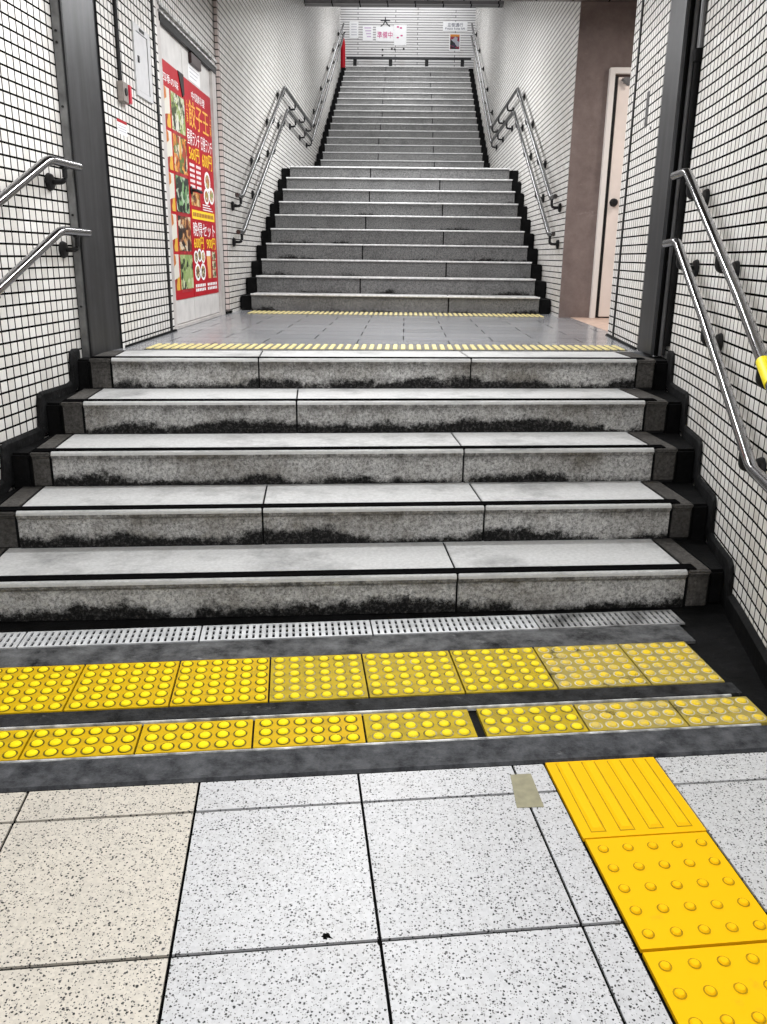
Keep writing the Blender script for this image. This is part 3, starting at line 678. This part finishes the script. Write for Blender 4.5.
# ------------------------------------------------------------------ steel columns
cl = thing('steel_column', (-1.66, 4.6, 0.64), 'dark steel column between the near left tile wall and the alarm box', 'column')
mb = MB(); mb.hexa([(-1.69, 4.46, .64), (-1.655, 4.46, .64), (-1.600, 4.82, .64), (-1.69, 4.82, .64)], [(-1.69, 4.46, 2.9), (-1.655, 4.46, 2.9), (-1.600, 4.82, 2.9), (-1.69, 4.82, 2.9)]); mb.build('post', STEELD, cl, bevel=0.004)
mb = MB(); mb.box(-1.702, -1.664, 4.435, 4.459, 0.70, 2.9)
mb.build('guide_channel', plain('channel_steel', (0.16, 0.16, 0.16), 0.5, 0.4, var=0.4, scale=12), cl, bevel=0.003)
mb = MB(); mb.box(-1.663, -1.653, 4.44, 4.459, 0.70, 2.9); mb.build('channel_lip', IRON, cl)
for z in (1.05, 1.5, 2.0, 2.28, 2.33):
    mb = MB(); mb.tube([(-1.684, 4.436, z), (-1.684, 4.429, z)], 0.006, 8); mb.build('bolt', IRON, cl)
cr = thing('steel_column', (1.44, 4.95, 0.66), 'dark steel column beside the right handrail ends, left of the curved tile wall', 'column')
mb = MB(); mb.hexa([(1.402, 4.82, .8), (1.478, 4.80, .8), (1.478, 5.10, .8), (1.398, 5.10, .8)], [(1.402, 4.82, 3.0), (1.478, 4.80, 3.0), (1.478, 5.10, 3.0), (1.398, 5.10, 3.0)]); mb.build('post', STEELD, cr, bevel=0.004)
mb = MB(); mb.box(1.434, 1.452, 4.772, 4.799, .8, 2.9); mb.build('guide_channel', STEELM, cr, bevel=0.003)
mb = MB(); mb.box(1.418, 1.433, 4.785, 4.812, .8, 2.9); mb.build('guide_groove', JOINT, cr)
mb = MB(); mb.tube([(1.470, 4.750, 0.86), (1.470, 4.750, 2.28)], 0.021, 12); mb.tube([(1.470, 4.750, 2.28), (1.470, 4.750, 2.34)], 0.028, 12); kid(mb.build('drain_pipe', BLACKM, cr, smooth=True), 'black rough pipe')
mb = MB(); mb.tube([(1.470, 4.750, 2.34), (1.470, 4.750, 2.8)], 0.018, 12); kid(mb.build('upper_pipe', STEELM, cr, smooth=True), 'grey pipe above the black coupling')

# ------------------------------------------------------------------ handrails
def fillet(pts, rad=0.05, n=5):
    pts = [Vector(p) for p in pts]; out = [pts[0]]
    for a, p, b in zip(pts, pts[1:], pts[2:]):
        d0 = (a - p); d1 = (b - p); r = min(rad, d0.length * 0.45, d1.length * 0.45); A_ = p + d0.normalized() * r; B_ = p + d1.normalized() * r
        for k in range(n + 1):
            t = k / n; out.append(A_.lerp(p, t).lerp(p.lerp(B_, t), t))
    out.append(pts[-1]); return out
def on_path(pts, y):
    for a, b in zip(pts, pts[1:]):
        if min(a[1], b[1]) <= y <= max(a[1], b[1]) and a[1] != b[1]:
            t = (y - a[1]) / (b[1] - a[1]); return Vector(a).lerp(Vector(b), t)
    return Vector(pts[0])
def handrail(label, pts, wallx, brs, rad=0.021, big=True, group=None, m=None):
    root = thing('handrail', pts[0], label, 'handrail', group)
    mb = MB(); mb.tube(fillet(pts), rad, 16); mb.build('rail', m or CHROME, root, smooth=True)
    for y in brs:
        p = on_path(pts, y); X = wallx(y); s = 1 if X > p.x else -1; k = 1.0 if big else 0.8
        br = MB()
        wz = p.z - 0.085 * k
        br.tube([(X, y, wz), (X - s * 0.006, y, wz), (X - s * 0.02, y, wz), (X - s * 0.024, y, wz)], [0.04 * k, 0.042 * k, 0.036 * k, 0.02 * k], 16)
        arm = fillet([(X - s * 0.015, y, wz), (p.x, y, wz), (p.x, y, p.z - rad * 0.7)], 0.035)
        br.tube(arm, 0.0125 * k, 10)
        br.tube([(p.x, y - 0.03, p.z - rad * 0.82), (p.x, y + 0.03, p.z - rad * 0.82)], 0.011, 8)
        br.build('bracket', IRON, root, smooth=True)
    return root
WLf = lambda y: wx(WL, y); WRf = lambda y: wx(WR, y)
handrail('upper of the two handrails on the near left tile wall', [(-1.715, 2.45, 1.13), (-1.705, 2.70, 1.14), (-1.632, 4.066, 1.724), (-1.628, 4.42, 1.727)], WLf, [3.0, 4.24])
handrail('lower of the two handrails on the near left tile wall', [(-1.715, 2.40, 0.85), (-1.705, 2.68, 0.855), (-1.632, 4.127, 1.418), (-1.628, 4.47, 1.416)], WLf, [3.46, 4.32])
ru_ = handrail('upper of the two handrails on the near right tile wall, with a yellow band', [(1.362, 4.59, 1.727), (1.36, 4.385, 1.73), (1.246, 3.24, 1.195), (1.199, 2.80, 0.975), (1.15, 2.4, 0.79)], WRf, [4.30, 3.60, 2.86])
handrail('lower of the two handrails on the near right tile wall, bending level at its foot', [(1.362, 4.615, 1.40), (1.36, 4.425, 1.408), (1.300, 3.70, 1.052), (1.187, 2.773, 0.645), (1.14, 2.45, 0.645)], WRf, [4.34, 3.72, 2.90])
a = on_path([(1.246, 3.24, 1.195), (1.199, 2.80, 0.975)], 2.845); b = on_path([(1.246, 3.24, 1.195), (1.199, 2.80, 0.975), (1.15, 2.4, 0.79)], 2.72)
mb = MB(); mb.tube([a, b], 0.0235, 16)
kid(mb.build('braille_band', plain('bright_yellow', (0.95, 0.80, 0.01), 0.45), ru_, smooth=True), 'bright yellow wrapped band')
def far_rail(label, side, dz, ybend, ybot, zbot, zlev):
    w_ = (lambda y: upx(y)) if side < 0 else (lambda y: MXR)
    xo = lambda y: w_(y) - side * 0.085
    yend = 14.42; zs = 0.49
    pts = [(xo(ybot), ybot - 0.22, zbot), (xo(ybot), ybot, zbot), (xo(ybend), ybend, zlev), (xo(yend), yend, zlev), (xo(20.2), 20.1, zlev + (20.1 - yend) * zs)]
    brs = [ybot - 0.05, 9.2, 10.3, 11.2, 12.3, 13.4, 14.3, 15.3, 16.4, 17.5, 18.6, 19.7]
    handrail(label, pts, w_, brs, 0.021, True, None, RAILF)
far_rail('upper handrail on the left wall of the middle flight, bent level then rising far up', -1, 0, 11.24, 8.17, 1.83, 3.28)
far_rail('lower handrail on the left wall of the middle flight, below its twin', -1, 0, 11.50, 8.16, 1.515, 3.07)
far_rail('upper handrail on the right wall of the middle flight, near the brown wall', 1, 0, 11.24, 8.22, 1.85, 3.29)
far_rail('lower handrail on the right wall of the middle flight, below its twin', 1, 0, 11.50, 8.20, 1.53, 3.07)

# ------------------------------------------------------------------ left double door with posters
DX = -1.635
d1 = thing('door_1', (DX, 6.8, 0.8), 'pale steel double door', 'door'); del d1['label']; del d1['category']; struct(d1)
mb = MB(); mb.box(DX - 0.04, DX, 6.045, 6.657, 0.83, 2.80); mb.build('door_leaf', DOORW, d1, bevel=0.002)
mb = MB(); mb.box(DX - 0.04, DX, 6.664, 7.555, 0.83, 2.80); mb.build('door_leaf', DOORW, d1, bevel=0.002)
mb = MB(); mb.box(-1.70, -1.612, DY0 + .001, 6.042, 0.8, DZ1); mb.box(-1.70, -1.612, 7.558, DY1, 0.8, DZ1); mb.box(-1.70, -1.640, 6.042, 7.558, 2.805, DZ1)
mb.box(-1.70, -1.615, 6.042, 7.558, 0.801, 0.825)
mb.build('door_frame', FRAME, d1, bevel=0.002)
mb = MB(); mb.box(-1.634, -1.605, 6.02, 7.70, 2.755, 2.80)
kid(mb.build('head_track', IRON, d1), 'black head track')
mb = MB(); mb.box(-1.632, -1.598, 6.00, 7.71, 2.802, 2.815); mb.box(-1.632, -1.598, 6.00, 7.71, 2.843, 2.862); kid(mb.build('track_lip', EDGE, d1), 'bright lips of the head track')
mb = MB(); mb.box(-1.72, -1.70, DY0, DY1, 0.8, DZ1); mb.build('door_back', JOINT, d1)
# handle
mb = MB(); mb.tube(fillet([(DX, 6.72, 1.78), (DX + 0.05, 6.72, 1.78), (DX + 0.05, 6.86, 1.775)], 0.02), 0.011, 10); mb.tube([(DX, 6.72, 1.78), (DX + 0.012, 6.72, 1.78)], 0.03, 14); kid(mb.build('door_handle', IRON, d1, smooth=True), 'black lever handle')
def quad_board(name, y0, y1, z0, z1, x, t, m, parent):
    mb = MB()
    mb.face([(x + t, y0, z0), (x + t, y1, z0), (x + t, y1, z1), (x + t, y0, z1)], 0, [(0, 0), (y1 - y0, 0), (y1 - y0, z1 - z0), (0, z1 - z0)])
    for q in (((x, y0, z0), (x, y1, z0), (x + t, y1, z0), (x + t, y0, z0)), ((x, y0, z1), (x + t, y0, z1), (x + t, y1, z1), (x, y1, z1)), ((x, y0, z0), (x + t, y0, z0), (x + t, y0, z1), (x, y0, z1)), ((x, y1, z0), (x, y1, z1), (x + t, y1, z1), (x + t, y1, z0)), ((x, y0, z0), (x, y0, z1), (x, y1, z1), (x, y1, z0))):
        mb.face(q, 0, [(0, 0), (.01, 0), (.01, .01), (0, .01)])
    return mb.build(name, m, parent)
PX = DX + 0.0005
# left poster: five dishes
p1 = thing('poster', (PX, 6.36, 0.98), 'tall red menu poster with five dish photographs on the left door leaf', 'poster')
quad_board('board', 6.085, 6.648, 0.975, 2.485, PX, 0.003, RED, p1)
foods = [((0.75, 0.78, 0.55), (0.12, 0.16, 0.05), (0.86, 0.86, 0.78), (0.45, 0.55, 0.20), (0.03, 0.05, 0.02)),
         ((0.80, 0.35, 0.06), (0.05, 0.08, 0.03), (0.85, 0.75, 0.6), (0.55, 0.12, 0.04), (0.9, 0.55, 0.15), (0.2, 0.3, 0.08)),
         ((0.03, 0.05, 0.03), (0.10, 0.25, 0.10), (0.35, 0.55, 0.30), (0.02, 0.03, 0.02), (0.6, 0.7, 0.55)),
         ((0.03, 0.02, 0.015), (0.30, 0.10, 0.03), (0.75, 0.45, 0.22), (0.85, 0.75, 0.6), (0.12, 0.05, 0.02)),
         ((0.40, 0.52, 0.22), (0.62, 0.70, 0.38), (0.05, 0.07, 0.03), (0.75, 0.8, 0.55), (0.5, 0.6, 0.3))]
SIDEM = food_mat('side_dish', ((0.85, 0.8, 0.7), (0.75, 0.3, 0.05), (0.9, 0.6, 0.1), (0.9, 0.88, 0.8), (0.5, 0.05, 0.03)), 9, 9)
for k in range(5):
    zt = 2.327 - k * 0.262
    quad_board('dish_photo', 6.285, 6.645, zt - 0.238, zt, PX + 0.003, 0.001, food_mat('dish_%d' % k, foods[k], 21, k), p1)
    quad_board('side_photo', 6.087, 6.250, zt - 0.24, zt + 0.002, PX + 0.003, 0.001, SIDEM, p1)
    quad_board('caption_band', 6.30, 6.60, zt - 0.260, zt - 0.241, PX + 0.003, 0.0006, REDD, p1)
text('heading', '四季の味', (PX + 0.0035, 6.30, 2.385), 0.40, 0.055, AL, WTEXT, p1)
mb = MB()
pk = [(6.50, 2.487), (6.648, 2.487), (6.648, 2.36), (6.60, 2.335), (6.565, 2.39)]
mb.prism([(PX + .0035, y, z) for y, z in pk], [(PX + .008 + .01 * (2.487 - z), y, z) for y, z in pk])
kid(mb.build('peeled_corner', plain('curl_black', (0.02, 0.012, 0.012), 0.5, spec=0.2), p1), 'dark peeled top corner')
p1.location = (PX, 6.358, 1.005); p1.scale = (1, 1.03, 1.03)
# right poster
p2 = thing('poster', (PX, 7.08, 0.97), 'red restaurant poster with golden lettering and yellow prices on the right door leaf', 'poster')
quad_board('board', 6.668, 7.485, 0.965, 2.49, PX, 0.003, RED, p2)
T = PX + 0.0035
text('small_heading', '中国料理', (T, 7.07, 2.405), 0.40, 0.06, AL, WTEXT, p2)
text('name_lettering', '餃子王', (T, 7.07, 2.27), 0.60, 0.185, AL, GOLD, p2)
for y in (6.72, 7.44): text('side_lettering', '上\n海', (T, y, 2.27), 0.05, 0.15, AL, GOLD, p2)
text('lunch_heading', '昼得ランチ', (T, 6.87, 2.105), 0.36, 0.105, AL, WTEXT, p2)
text('lunch_heading', '日替ランチ', (T, 7.28, 2.105), 0.36, 0.105, AL, WTEXT, p2)
text('price', '560円', (T, 6.87, 1.995), 0.30, 0.10, AL, YTEXT, p2)
text('price', '600円', (T, 7.27, 1.985), 0.32, 0.115, AL, YTEXT, p2)
for r_ in range(5):
    for c_ in range(2):
        mb = MB(); y = 6.72 + c_ * 0.19; z = 1.925 - r_ * 0.037
        for q in range(4): mb.box(T, T + 0.0006, y + q * 0.036, y + q * 0.036 + 0.026, z - 0.02, z)
        kid(mb.build('menu_line', WTEXT, p2), 'line of tiny white print')
BOWL = food_mat('bowl_food', ((0.75, 0.45, 0.15), (0.9, 0.85, 0.7), (0.4, 0.5, 0.2), (0.6, 0.2, 0.05)), 30, 3)
def plate(y, z, ry, rz, fm, parent=p2):
    mb = MB(); n = 20
    o_ = [(T + 0.0008, y + ry * math.cos(2 * math.pi * k / n), z + rz * math.sin(2 * math.pi * k / n)) for k in range(n)]; i_ = [(T + 0.0014, y + .7 * ry * math.cos(2 * math.pi * k / n), z + .7 * rz * math.sin(2 * math.pi * k / n)) for k in range(n)]
    for k in range(n):
        j = (k + 1) % n; mb.face([o_[k], o_[j], i_[j], i_[k]], 0, [(0, 0), (.01, 0), (.01, .01), (0, .01)])
    mb.face(i_, 1, [(p[1], p[2]) for p in i_])
    mb.build('printed_plate', [WTEXT, fm], parent)
plate(7.25, 1.835, 0.10, 0.075, BOWL); plate(7.37, 1.735, 0.09, 0.065, BOWL); plate(7.20, 1.72, 0.09, 0.06, BOWL)
quad_board('dish_photo', 6.72, 6.99, 1.63, 1.725, PX + 0.003, 0.001, food_mat('fried', ((0.75, 0.4, 0.12), (0.9, 0.7, 0.4), (0.4, 0.15, 0.04)), 26, 5), p2)
for q in range(3):
    mb = MB(); mb.box(T, T + 0.0006, 7.06, 7.30 + 0.05 * q, 1.648 - q * 0.018, 1.655 - q * 0.018); kid(mb.build('menu_line', WTEXT, p2), 'line of tiny white print')
quad_board('yellow_box', 6.72, 7.44, 1.535, 1.60, PX + 0.003, 0.001, YTEXT, p2)
mb = MB()
for q in range(13): mb.box(T + 0.001, T + 0.0015, 6.75 + q * 0.051, 6.785 + q * 0.051, 1.553, 1.582)
kid(mb.build('box_print', plain('print_brown', (0.35, 0.10, 0.02), 0.5), p2), 'brown print in the yellow box')
text('set_heading', '晩得セット', (T, 7.08, 1.462), 0.70, 0.105, AL, WTEXT, p2)
text('price', '600円', (T, 6.88, 1.360), 0.30, 0.09, AL, YTEXT, p2)
text('price', '900円', (T, 7.28, 1.360), 0.30, 0.09, AL, YTEXT, p2)
FB = food_mat('bowl_food_b', ((0.15, 0.2, 0.08), (0.7, 0.5, 0.2), (0.85, 0.8, 0.6), (0.35, 0.1, 0.04)), 34, 7)
for y, z in ((6.77, 1.255), (6.88, 1.27), (6.99, 1.26)): plate(y, z, 0.065, 0.05, FB)
plate(6.80, 1.145, 0.085, 0.065, FB); plate(6.97, 1.145, 0.085, 0.065, FB)
mb = MB(); mb.hexa([(T, 7.14, 1.09), (T + .001, 7.14, 1.09), (T + .001, 7.23, 1.09), (T, 7.23, 1.09)], [(T, 7.11, 1.265), (T + .001, 7.11, 1.265), (T + .001, 7.24, 1.265), (T, 7.24, 1.265)]); kid(mb.build('printed_beer', plain('beer', (0.85, 0.42, 0.12), 0.4), p2), 'printed glass of beer')
mb = MB(); mb.box(T, T + .001, 7.11, 7.24, 1.265, 1.305); kid(mb.build('printed_foam', WTEXT, p2), 'white beer foam')
for q in range(3): quad_board('dish_photo', 7.29, 7.42, 1.09 + q * 0.072, 1.155 + q * 0.072, PX + 0.003, 0.001, FB, p2)
for q, (y0, y1) in enumerate(((6.72, 7.04), (7.10, 7.44))):
    for r_ in range(2):
        mb = MB()
        for k in range(6):
            y = y0 + k * (y1 - y0) / 6; mb.box(T, T + .0006, y, y + 0.04, 1.055 - r_ * 0.032 - 0.022, 1.055 - r_ * 0.032)
        kid(mb.build('menu_line', WTEXT, p2), 'line of tiny white print')
p2.location = (PX, 7.106, 1.005); p2.scale = (1, 1.071, 1.0164)
# sign and notice above the right poster
mb = MB(); mb.box(DX, DX + 0.025, 6.86, 7.17, 2.675, 2.75); nb = tag(mb.build('door_sign', plain('sign_dark', (0.035, 0.015, 0.015), 0.4), loc=(DX, 7.02, 2.675), bevel=0.003), 'small dark sign above the white notice on the right door leaf', 'sign')
nt = thing('notice', (DX, 7.06, 2.52), 'white paper notice between the dark sign and the red poster', 'notice')
quad_board('sheet', 6.83, 7.20, 2.563, 2.670, PX, 0.002, PAPER, nt)
for q in range(3):
    mb = MB(); mb.box(DX + 0.003, DX + 0.0036, 6.87, 7.16 - 0.04 * q, 2.645 - q * 0.028, 2.651 - q * 0.028); kid(mb.build('print_line', GREYTX, nt), 'grey line of print')

# ------------------------------------------------------------------ fittings on the left landing wall
LX = -1.602
mb = MB(); mb.tube([(LX + 0.010, 5.07, 2.22), (LX + 0.010, 5.07, 3.36)], 0.012, 10); tag(mb.build('conduit', IRON, smooth=True), 'thin black vertical conduit running down to the alarm box', 'conduit')
ab = thing('alarm_box', (LX, 5.10, 2.12), 'small grey box with red side at the foot of the black conduit', 'alarm box')
mb = MB(); mb.box(LX, LX + 0.035, 5.03, 5.125, 2.12, 2.225); mb.build('case', plain('box_grey', (0.24, 0.21, 0.19), 0.5, var=0.2), ab, bevel=0.004)
mb = MB(); mb.box(LX, LX + 0.042, 5.126, 5.165, 2.125, 2.22); kid(mb.build('red_cover', plain('alarm_red', (0.55, 0.01, 0.04), 0.4), ab, bevel=0.003), 'red side cover')
mb = MB(); mb.tube([(LX + 0.035, 5.078, 2.175), (LX + 0.040, 5.078, 2.175)], 0.020, 14); kid(mb.build('button', IRON, ab, smooth=True), 'dark round button')
ap = thing('access_panel', (LX, 5.55, 2.22), 'grey metal hatch set in the tiles between the conduit and the red posters', 'hatch')
LX2 = -1.606
mb = MB()
for q in ((5.385, 5.715, 2.565, 2.60), (5.385, 5.715, 2.215, 2.245), (5.385, 5.435, 2.245, 2.565), (5.66, 5.715, 2.245, 2.565)): mb.box(LX2, LX2 + 0.012, *q)
mb.build('frame', PANEL, ap)
mb = MB(); mb.box(LX2, LX2 + 0.007, 5.439, 5.656, 2.249, 2.561); mb.build('door', PANEL, ap)
mb = MB(); mb.box(LX2 + .007, LX2 + 0.013, 5.45, 5.475, 2.40, 2.435); mb.build('latch', IRON, ap)
mb = MB(); mb.box(LX2 + .012, LX2 + 0.0135, 5.50, 5.60, 2.572, 2.59); kid(mb.build('nameplate', IRON, ap), 'dark nameplate')
nn = thing('notice', (LX, 5.06, 1.955), 'small white notice with a red top stuck on the tiles below the alarm box', 'notice')
mb = MB(); mb.box(LX, LX + 0.002, 4.985, 5.155, 1.955, 2.03); mb.build('sheet', PAPER, nn)
mb = MB(); mb.box(LX + .002, LX + 0.0028, 4.985, 5.155, 2.015, 2.03); kid(mb.build('red_bar', RED, nn), 'red top bar')
for q in range(3):
    mb = MB(); mb.box(LX + .002, LX + 0.0026, 5.0, 5.14, 1.996 - q * .013, 2.001 - q * .013); kid(mb.build('print_line', GREYTX, nn), 'grey line of print')

# ------------------------------------------------------------------ right landing wall and passage
mb = MB(); mb.box(1.418, 1.434, 5.44, 5.50, 2.07, 2.27); tag(mb.build('wall_plate', STEELM, bevel=0.003), 'narrow grey metal plate on the tiles left of the right steel column', 'plate')
for i, (y, z) in enumerate(((5.30, 2.44), (5.36, 2.40), (5.42, 2.36), (5.50, 2.33), (5.60, 2.30), (5.33, 2.05), (5.56, 2.62), (5.66, 2.52))):
    x = 1.40 + 0.052 * (y - 5.08) / 0.85
    mb = MB(); mb.tube([(x + 0.004, y, z), (x - 0.003, y, z)], 0.011, 8); tag(mb.build('screw_hole', JOINT), 'small black plugged screw hole in the tiles around the narrow grey plate', 'screw hole', 'screw holes by the grey plate')
d2 = thing('door_2', (2.1, 7.88, 0.8), 'cream door', 'door'); del d2['label']; del d2['category']; struct(d2)
mb = MB(); mb.box(1.70, 1.745, 7.845, 7.9, 0.8, 2.86); mb.box(2.62, 2.665, 7.845, 7.9, 0.8, 2.86); mb.box(1.745, 2.62, 7.845, 7.9, 2.815, 2.86); mb.build('door_frame', plain('frame_cream', (0.80, 0.76, 0.72), 0.4), d2, bevel=0.003)
mb = MB(); mb.box(1.748, 1.775, 7.872, 7.9, 0.81, 2.80); mb.build('frame_rebate', IRON, d2)
mb = MB(); mb.box(1.778, 2.615, 7.862, 7.9, 0.815, 2.79); mb.build('door_leaf', CREAM, d2, bevel=0.002)
mb = MB(); mb.tube([(1.825, 7.863, 1.795), (1.825, 7.85, 1.795), (1.825, 7.82, 1.795), (1.825, 7.81, 1.795)], [0.036, 0.034, 0.03, 0.02], 16); kid(mb.build('door_knob', IRON, d2, smooth=True), 'dark round knob')
mb = MB(); mb.box(1.82, 2.02, 7.83, 7.862, 2.74, 2.785); mb.tube([(1.80, 7.835, 2.77), (1.86, 7.82, 2.72)], 0.01, 8); mb.build('door_closer', STEELM, d2)

# ------------------------------------------------------------------ far wall: barrier rail, notices
br = thing('barrier_rail', (0, 21.63, ZTOP), 'low dark rail with short posts in front of the far tiled wall', 'rail')
mb = MB(); mb.box(-1.45, 1.45, 21.60, 21.66, ZTOP + 0.42, ZTOP + 0.47); mb.build('rail', STEELD, br, bevel=0.008)
for x in (-1.25, -0.42, 0.42, 1.25):
    mb = MB(); mb.box(x - 0.04, x + 0.04, 21.61, 21.65, ZTOP, ZTOP + 0.42); mb.build('post', IRON, br)
mb = MB(); mb.box(-1.45, 1.45, 21.61, 21.65, ZTOP + 0.02, ZTOP + 0.10); mb.build('lower_rail', EDGE, br)
BY = 21.997
def sheet(name, x0, x1, z0, z1, label, cat, m=PAPER):
    t = thing(name, ((x0 + x1) / 2, BY, z0), label, cat)
    mb = MB(); mb.face([(x0, BY - .004, z0), (x1, BY - .004, z0), (x1, BY - .004, z1), (x0, BY - .004, z1)], 0, [(0, 0), (x1 - x0, 0), (x1 - x0, z1 - z0), (0, z1 - z0)])
    mb.face([(x0, BY, z0), (x0, BY, z1), (x1, BY, z1), (x1, BY, z0)], 0, [(0, 0)] * 4)
    for a, b in (((x0, z0), (x1, z0)), ((x1, z0), (x1, z1)), ((x1, z1), (x0, z1)), ((x0, z1), (x0, z0))): mb.face([(a[0], BY, a[1]), (b[0], BY, b[1]), (b[0], BY - .004, b[1]), (a[0], BY - .004, a[1])], 0, [(0, 0)] * 4)
    mb.build('sheet', m, t); return t
t = sheet('notice', -1.40, -1.19, 6.22, 6.56, 'plain white notice, leftmost sheet on the far tiled wall', 'notice')
for q in range(5):
    mb = MB(); mb.box(-1.36, -1.23, BY - .006, BY - .0045, 6.50 - q * 0.055, 6.515 - q * 0.055); kid(mb.build('print_line', GREYTX, t), 'grey line of print')
t = sheet('notice', -1.09, -0.85, 6.16, 6.48, 'white notice with faint purple print, second from left on the far wall', 'notice')
for q in range(4):
    mb = MB(); mb.box(-1.05 + .02 * q, -0.89, BY - .006, BY - .0045, 6.42 - q * 0.06, 6.445 - q * 0.06); kid(mb.build('print_line', plain('pale_purple', (0.55, 0.42, 0.6), .6), t), 'pale purple line of print')
t = sheet('poster', -0.78, -0.36, 6.15, 6.46, 'white poster with large pink characters on the far wall', 'poster')
text('pink_lettering', '準備中', (-0.57, BY - .005, 6.29), 0.36, 0.14, AB, MAGENTA, t, 0.004)
t = sheet('poster', -0.355, -0.06, 6.07, 6.50, 'white poster with small pink marks at its top, right of the pink characters', 'poster')
for q, (x, z) in enumerate(((-0.29, 6.44), (-0.22, 6.42), (-0.29, 6.22), (-0.20, 6.26))):
    mb = MB(); mb.box(x, x + 0.05, BY - .006, BY - .0045, z, z + 0.03); kid(mb.build('pink_mark', MAGENTA, t), 'pink mark')
tg = text('wall_lettering', '大', (-0.56, BY - .002, 6.56), 0.24, 0.21, AB, BTEXT, None, 0.006); tag(tg, 'black character painted on the tiles above the pink lettered poster', 'lettering')
t = sheet('sign', 0.79, 1.36, 6.38, 6.57, 'white sign with dark characters at the right of the far wall', 'sign')
NAVY = plain('print_navy', (0.02, 0.03, 0.08), .5)
text('lettering', '左側通行', (1.075, BY - .005, 6.505), 0.36, 0.09, AB, NAVY, t, 0.004)
text('small_lettering', 'Please keep left', (1.075, BY - .005, 6.425), 0.46, 0.055, AB, NAVY, t, 0.004)
t = sheet('poster', 0.945, 1.205, 5.97, 6.32, 'small dark picture poster below the white sign on the far wall', 'poster', PAPER)
FP = food_mat('small_print', ((0.03, 0.03, 0.04), (0.08, 0.06, 0.12), (0.55, 0.55, 0.6), (0.4, 0.05, 0.12), (0.02, 0.02, 0.02)), 12, 11)
mb = MB(); mb.face([(0.965, BY - .006, 6.0), (1.185, BY - .006, 6.0), (1.185, BY - .006, 6.26), (0.965, BY - .006, 6.26)], 0, [(0, 0), (.22, 0), (.22, .26), (0, .26)]); mb.build('picture', FP, t)
mb = MB(); mb.box(0.965, 1.185, BY - .006, BY - .0045, 6.26, 6.31); kid(mb.build('orange_band', plain('orange', (0.55, 0.2, 0.03), .5), t), 'orange top band')
for i, (x, z) in enumerate(((-0.62, 5.98), (-0.40, 6.0), (-0.33, 5.99), (-0.12, 6.0), (-0.62, 5.86))):
    mb = MB(); mb.tube([(x, BY + .003, z), (x, BY - .004, z)], 0.022, 8); tag(mb.build('wall_stain', JOINT), 'small black blot on the far tiles below the pink lettered poster', 'blot', 'blots on the far tiled wall')
ex = thing('fire_extinguisher', (-1.50, 21.2, ZTOP), 'red upright cylinder at the left corner of the top landing', 'fire extinguisher')
mb = MB(); mb.tube([(-1.50, 21.2, ZTOP), (-1.50, 21.2, ZTOP + .02), (-1.50, 21.2, ZTOP + .62), (-1.50, 21.2, ZTOP + .72), (-1.50, 21.2, ZTOP + .78)], [0.05, 0.055, 0.055, 0.04, 0.02], 16); mb.build('cylinder', RED, ex, smooth=True)
mb = MB(); mb.tube([(-1.50, 21.2, ZTOP + .78), (-1.50, 21.2, ZTOP + .84)], 0.018, 10); mb.tube([(-1.50, 21.2, ZTOP + .83), (-1.44, 21.1, ZTOP + .86)], 0.012, 8); mb.build('valve', IRON, ex)
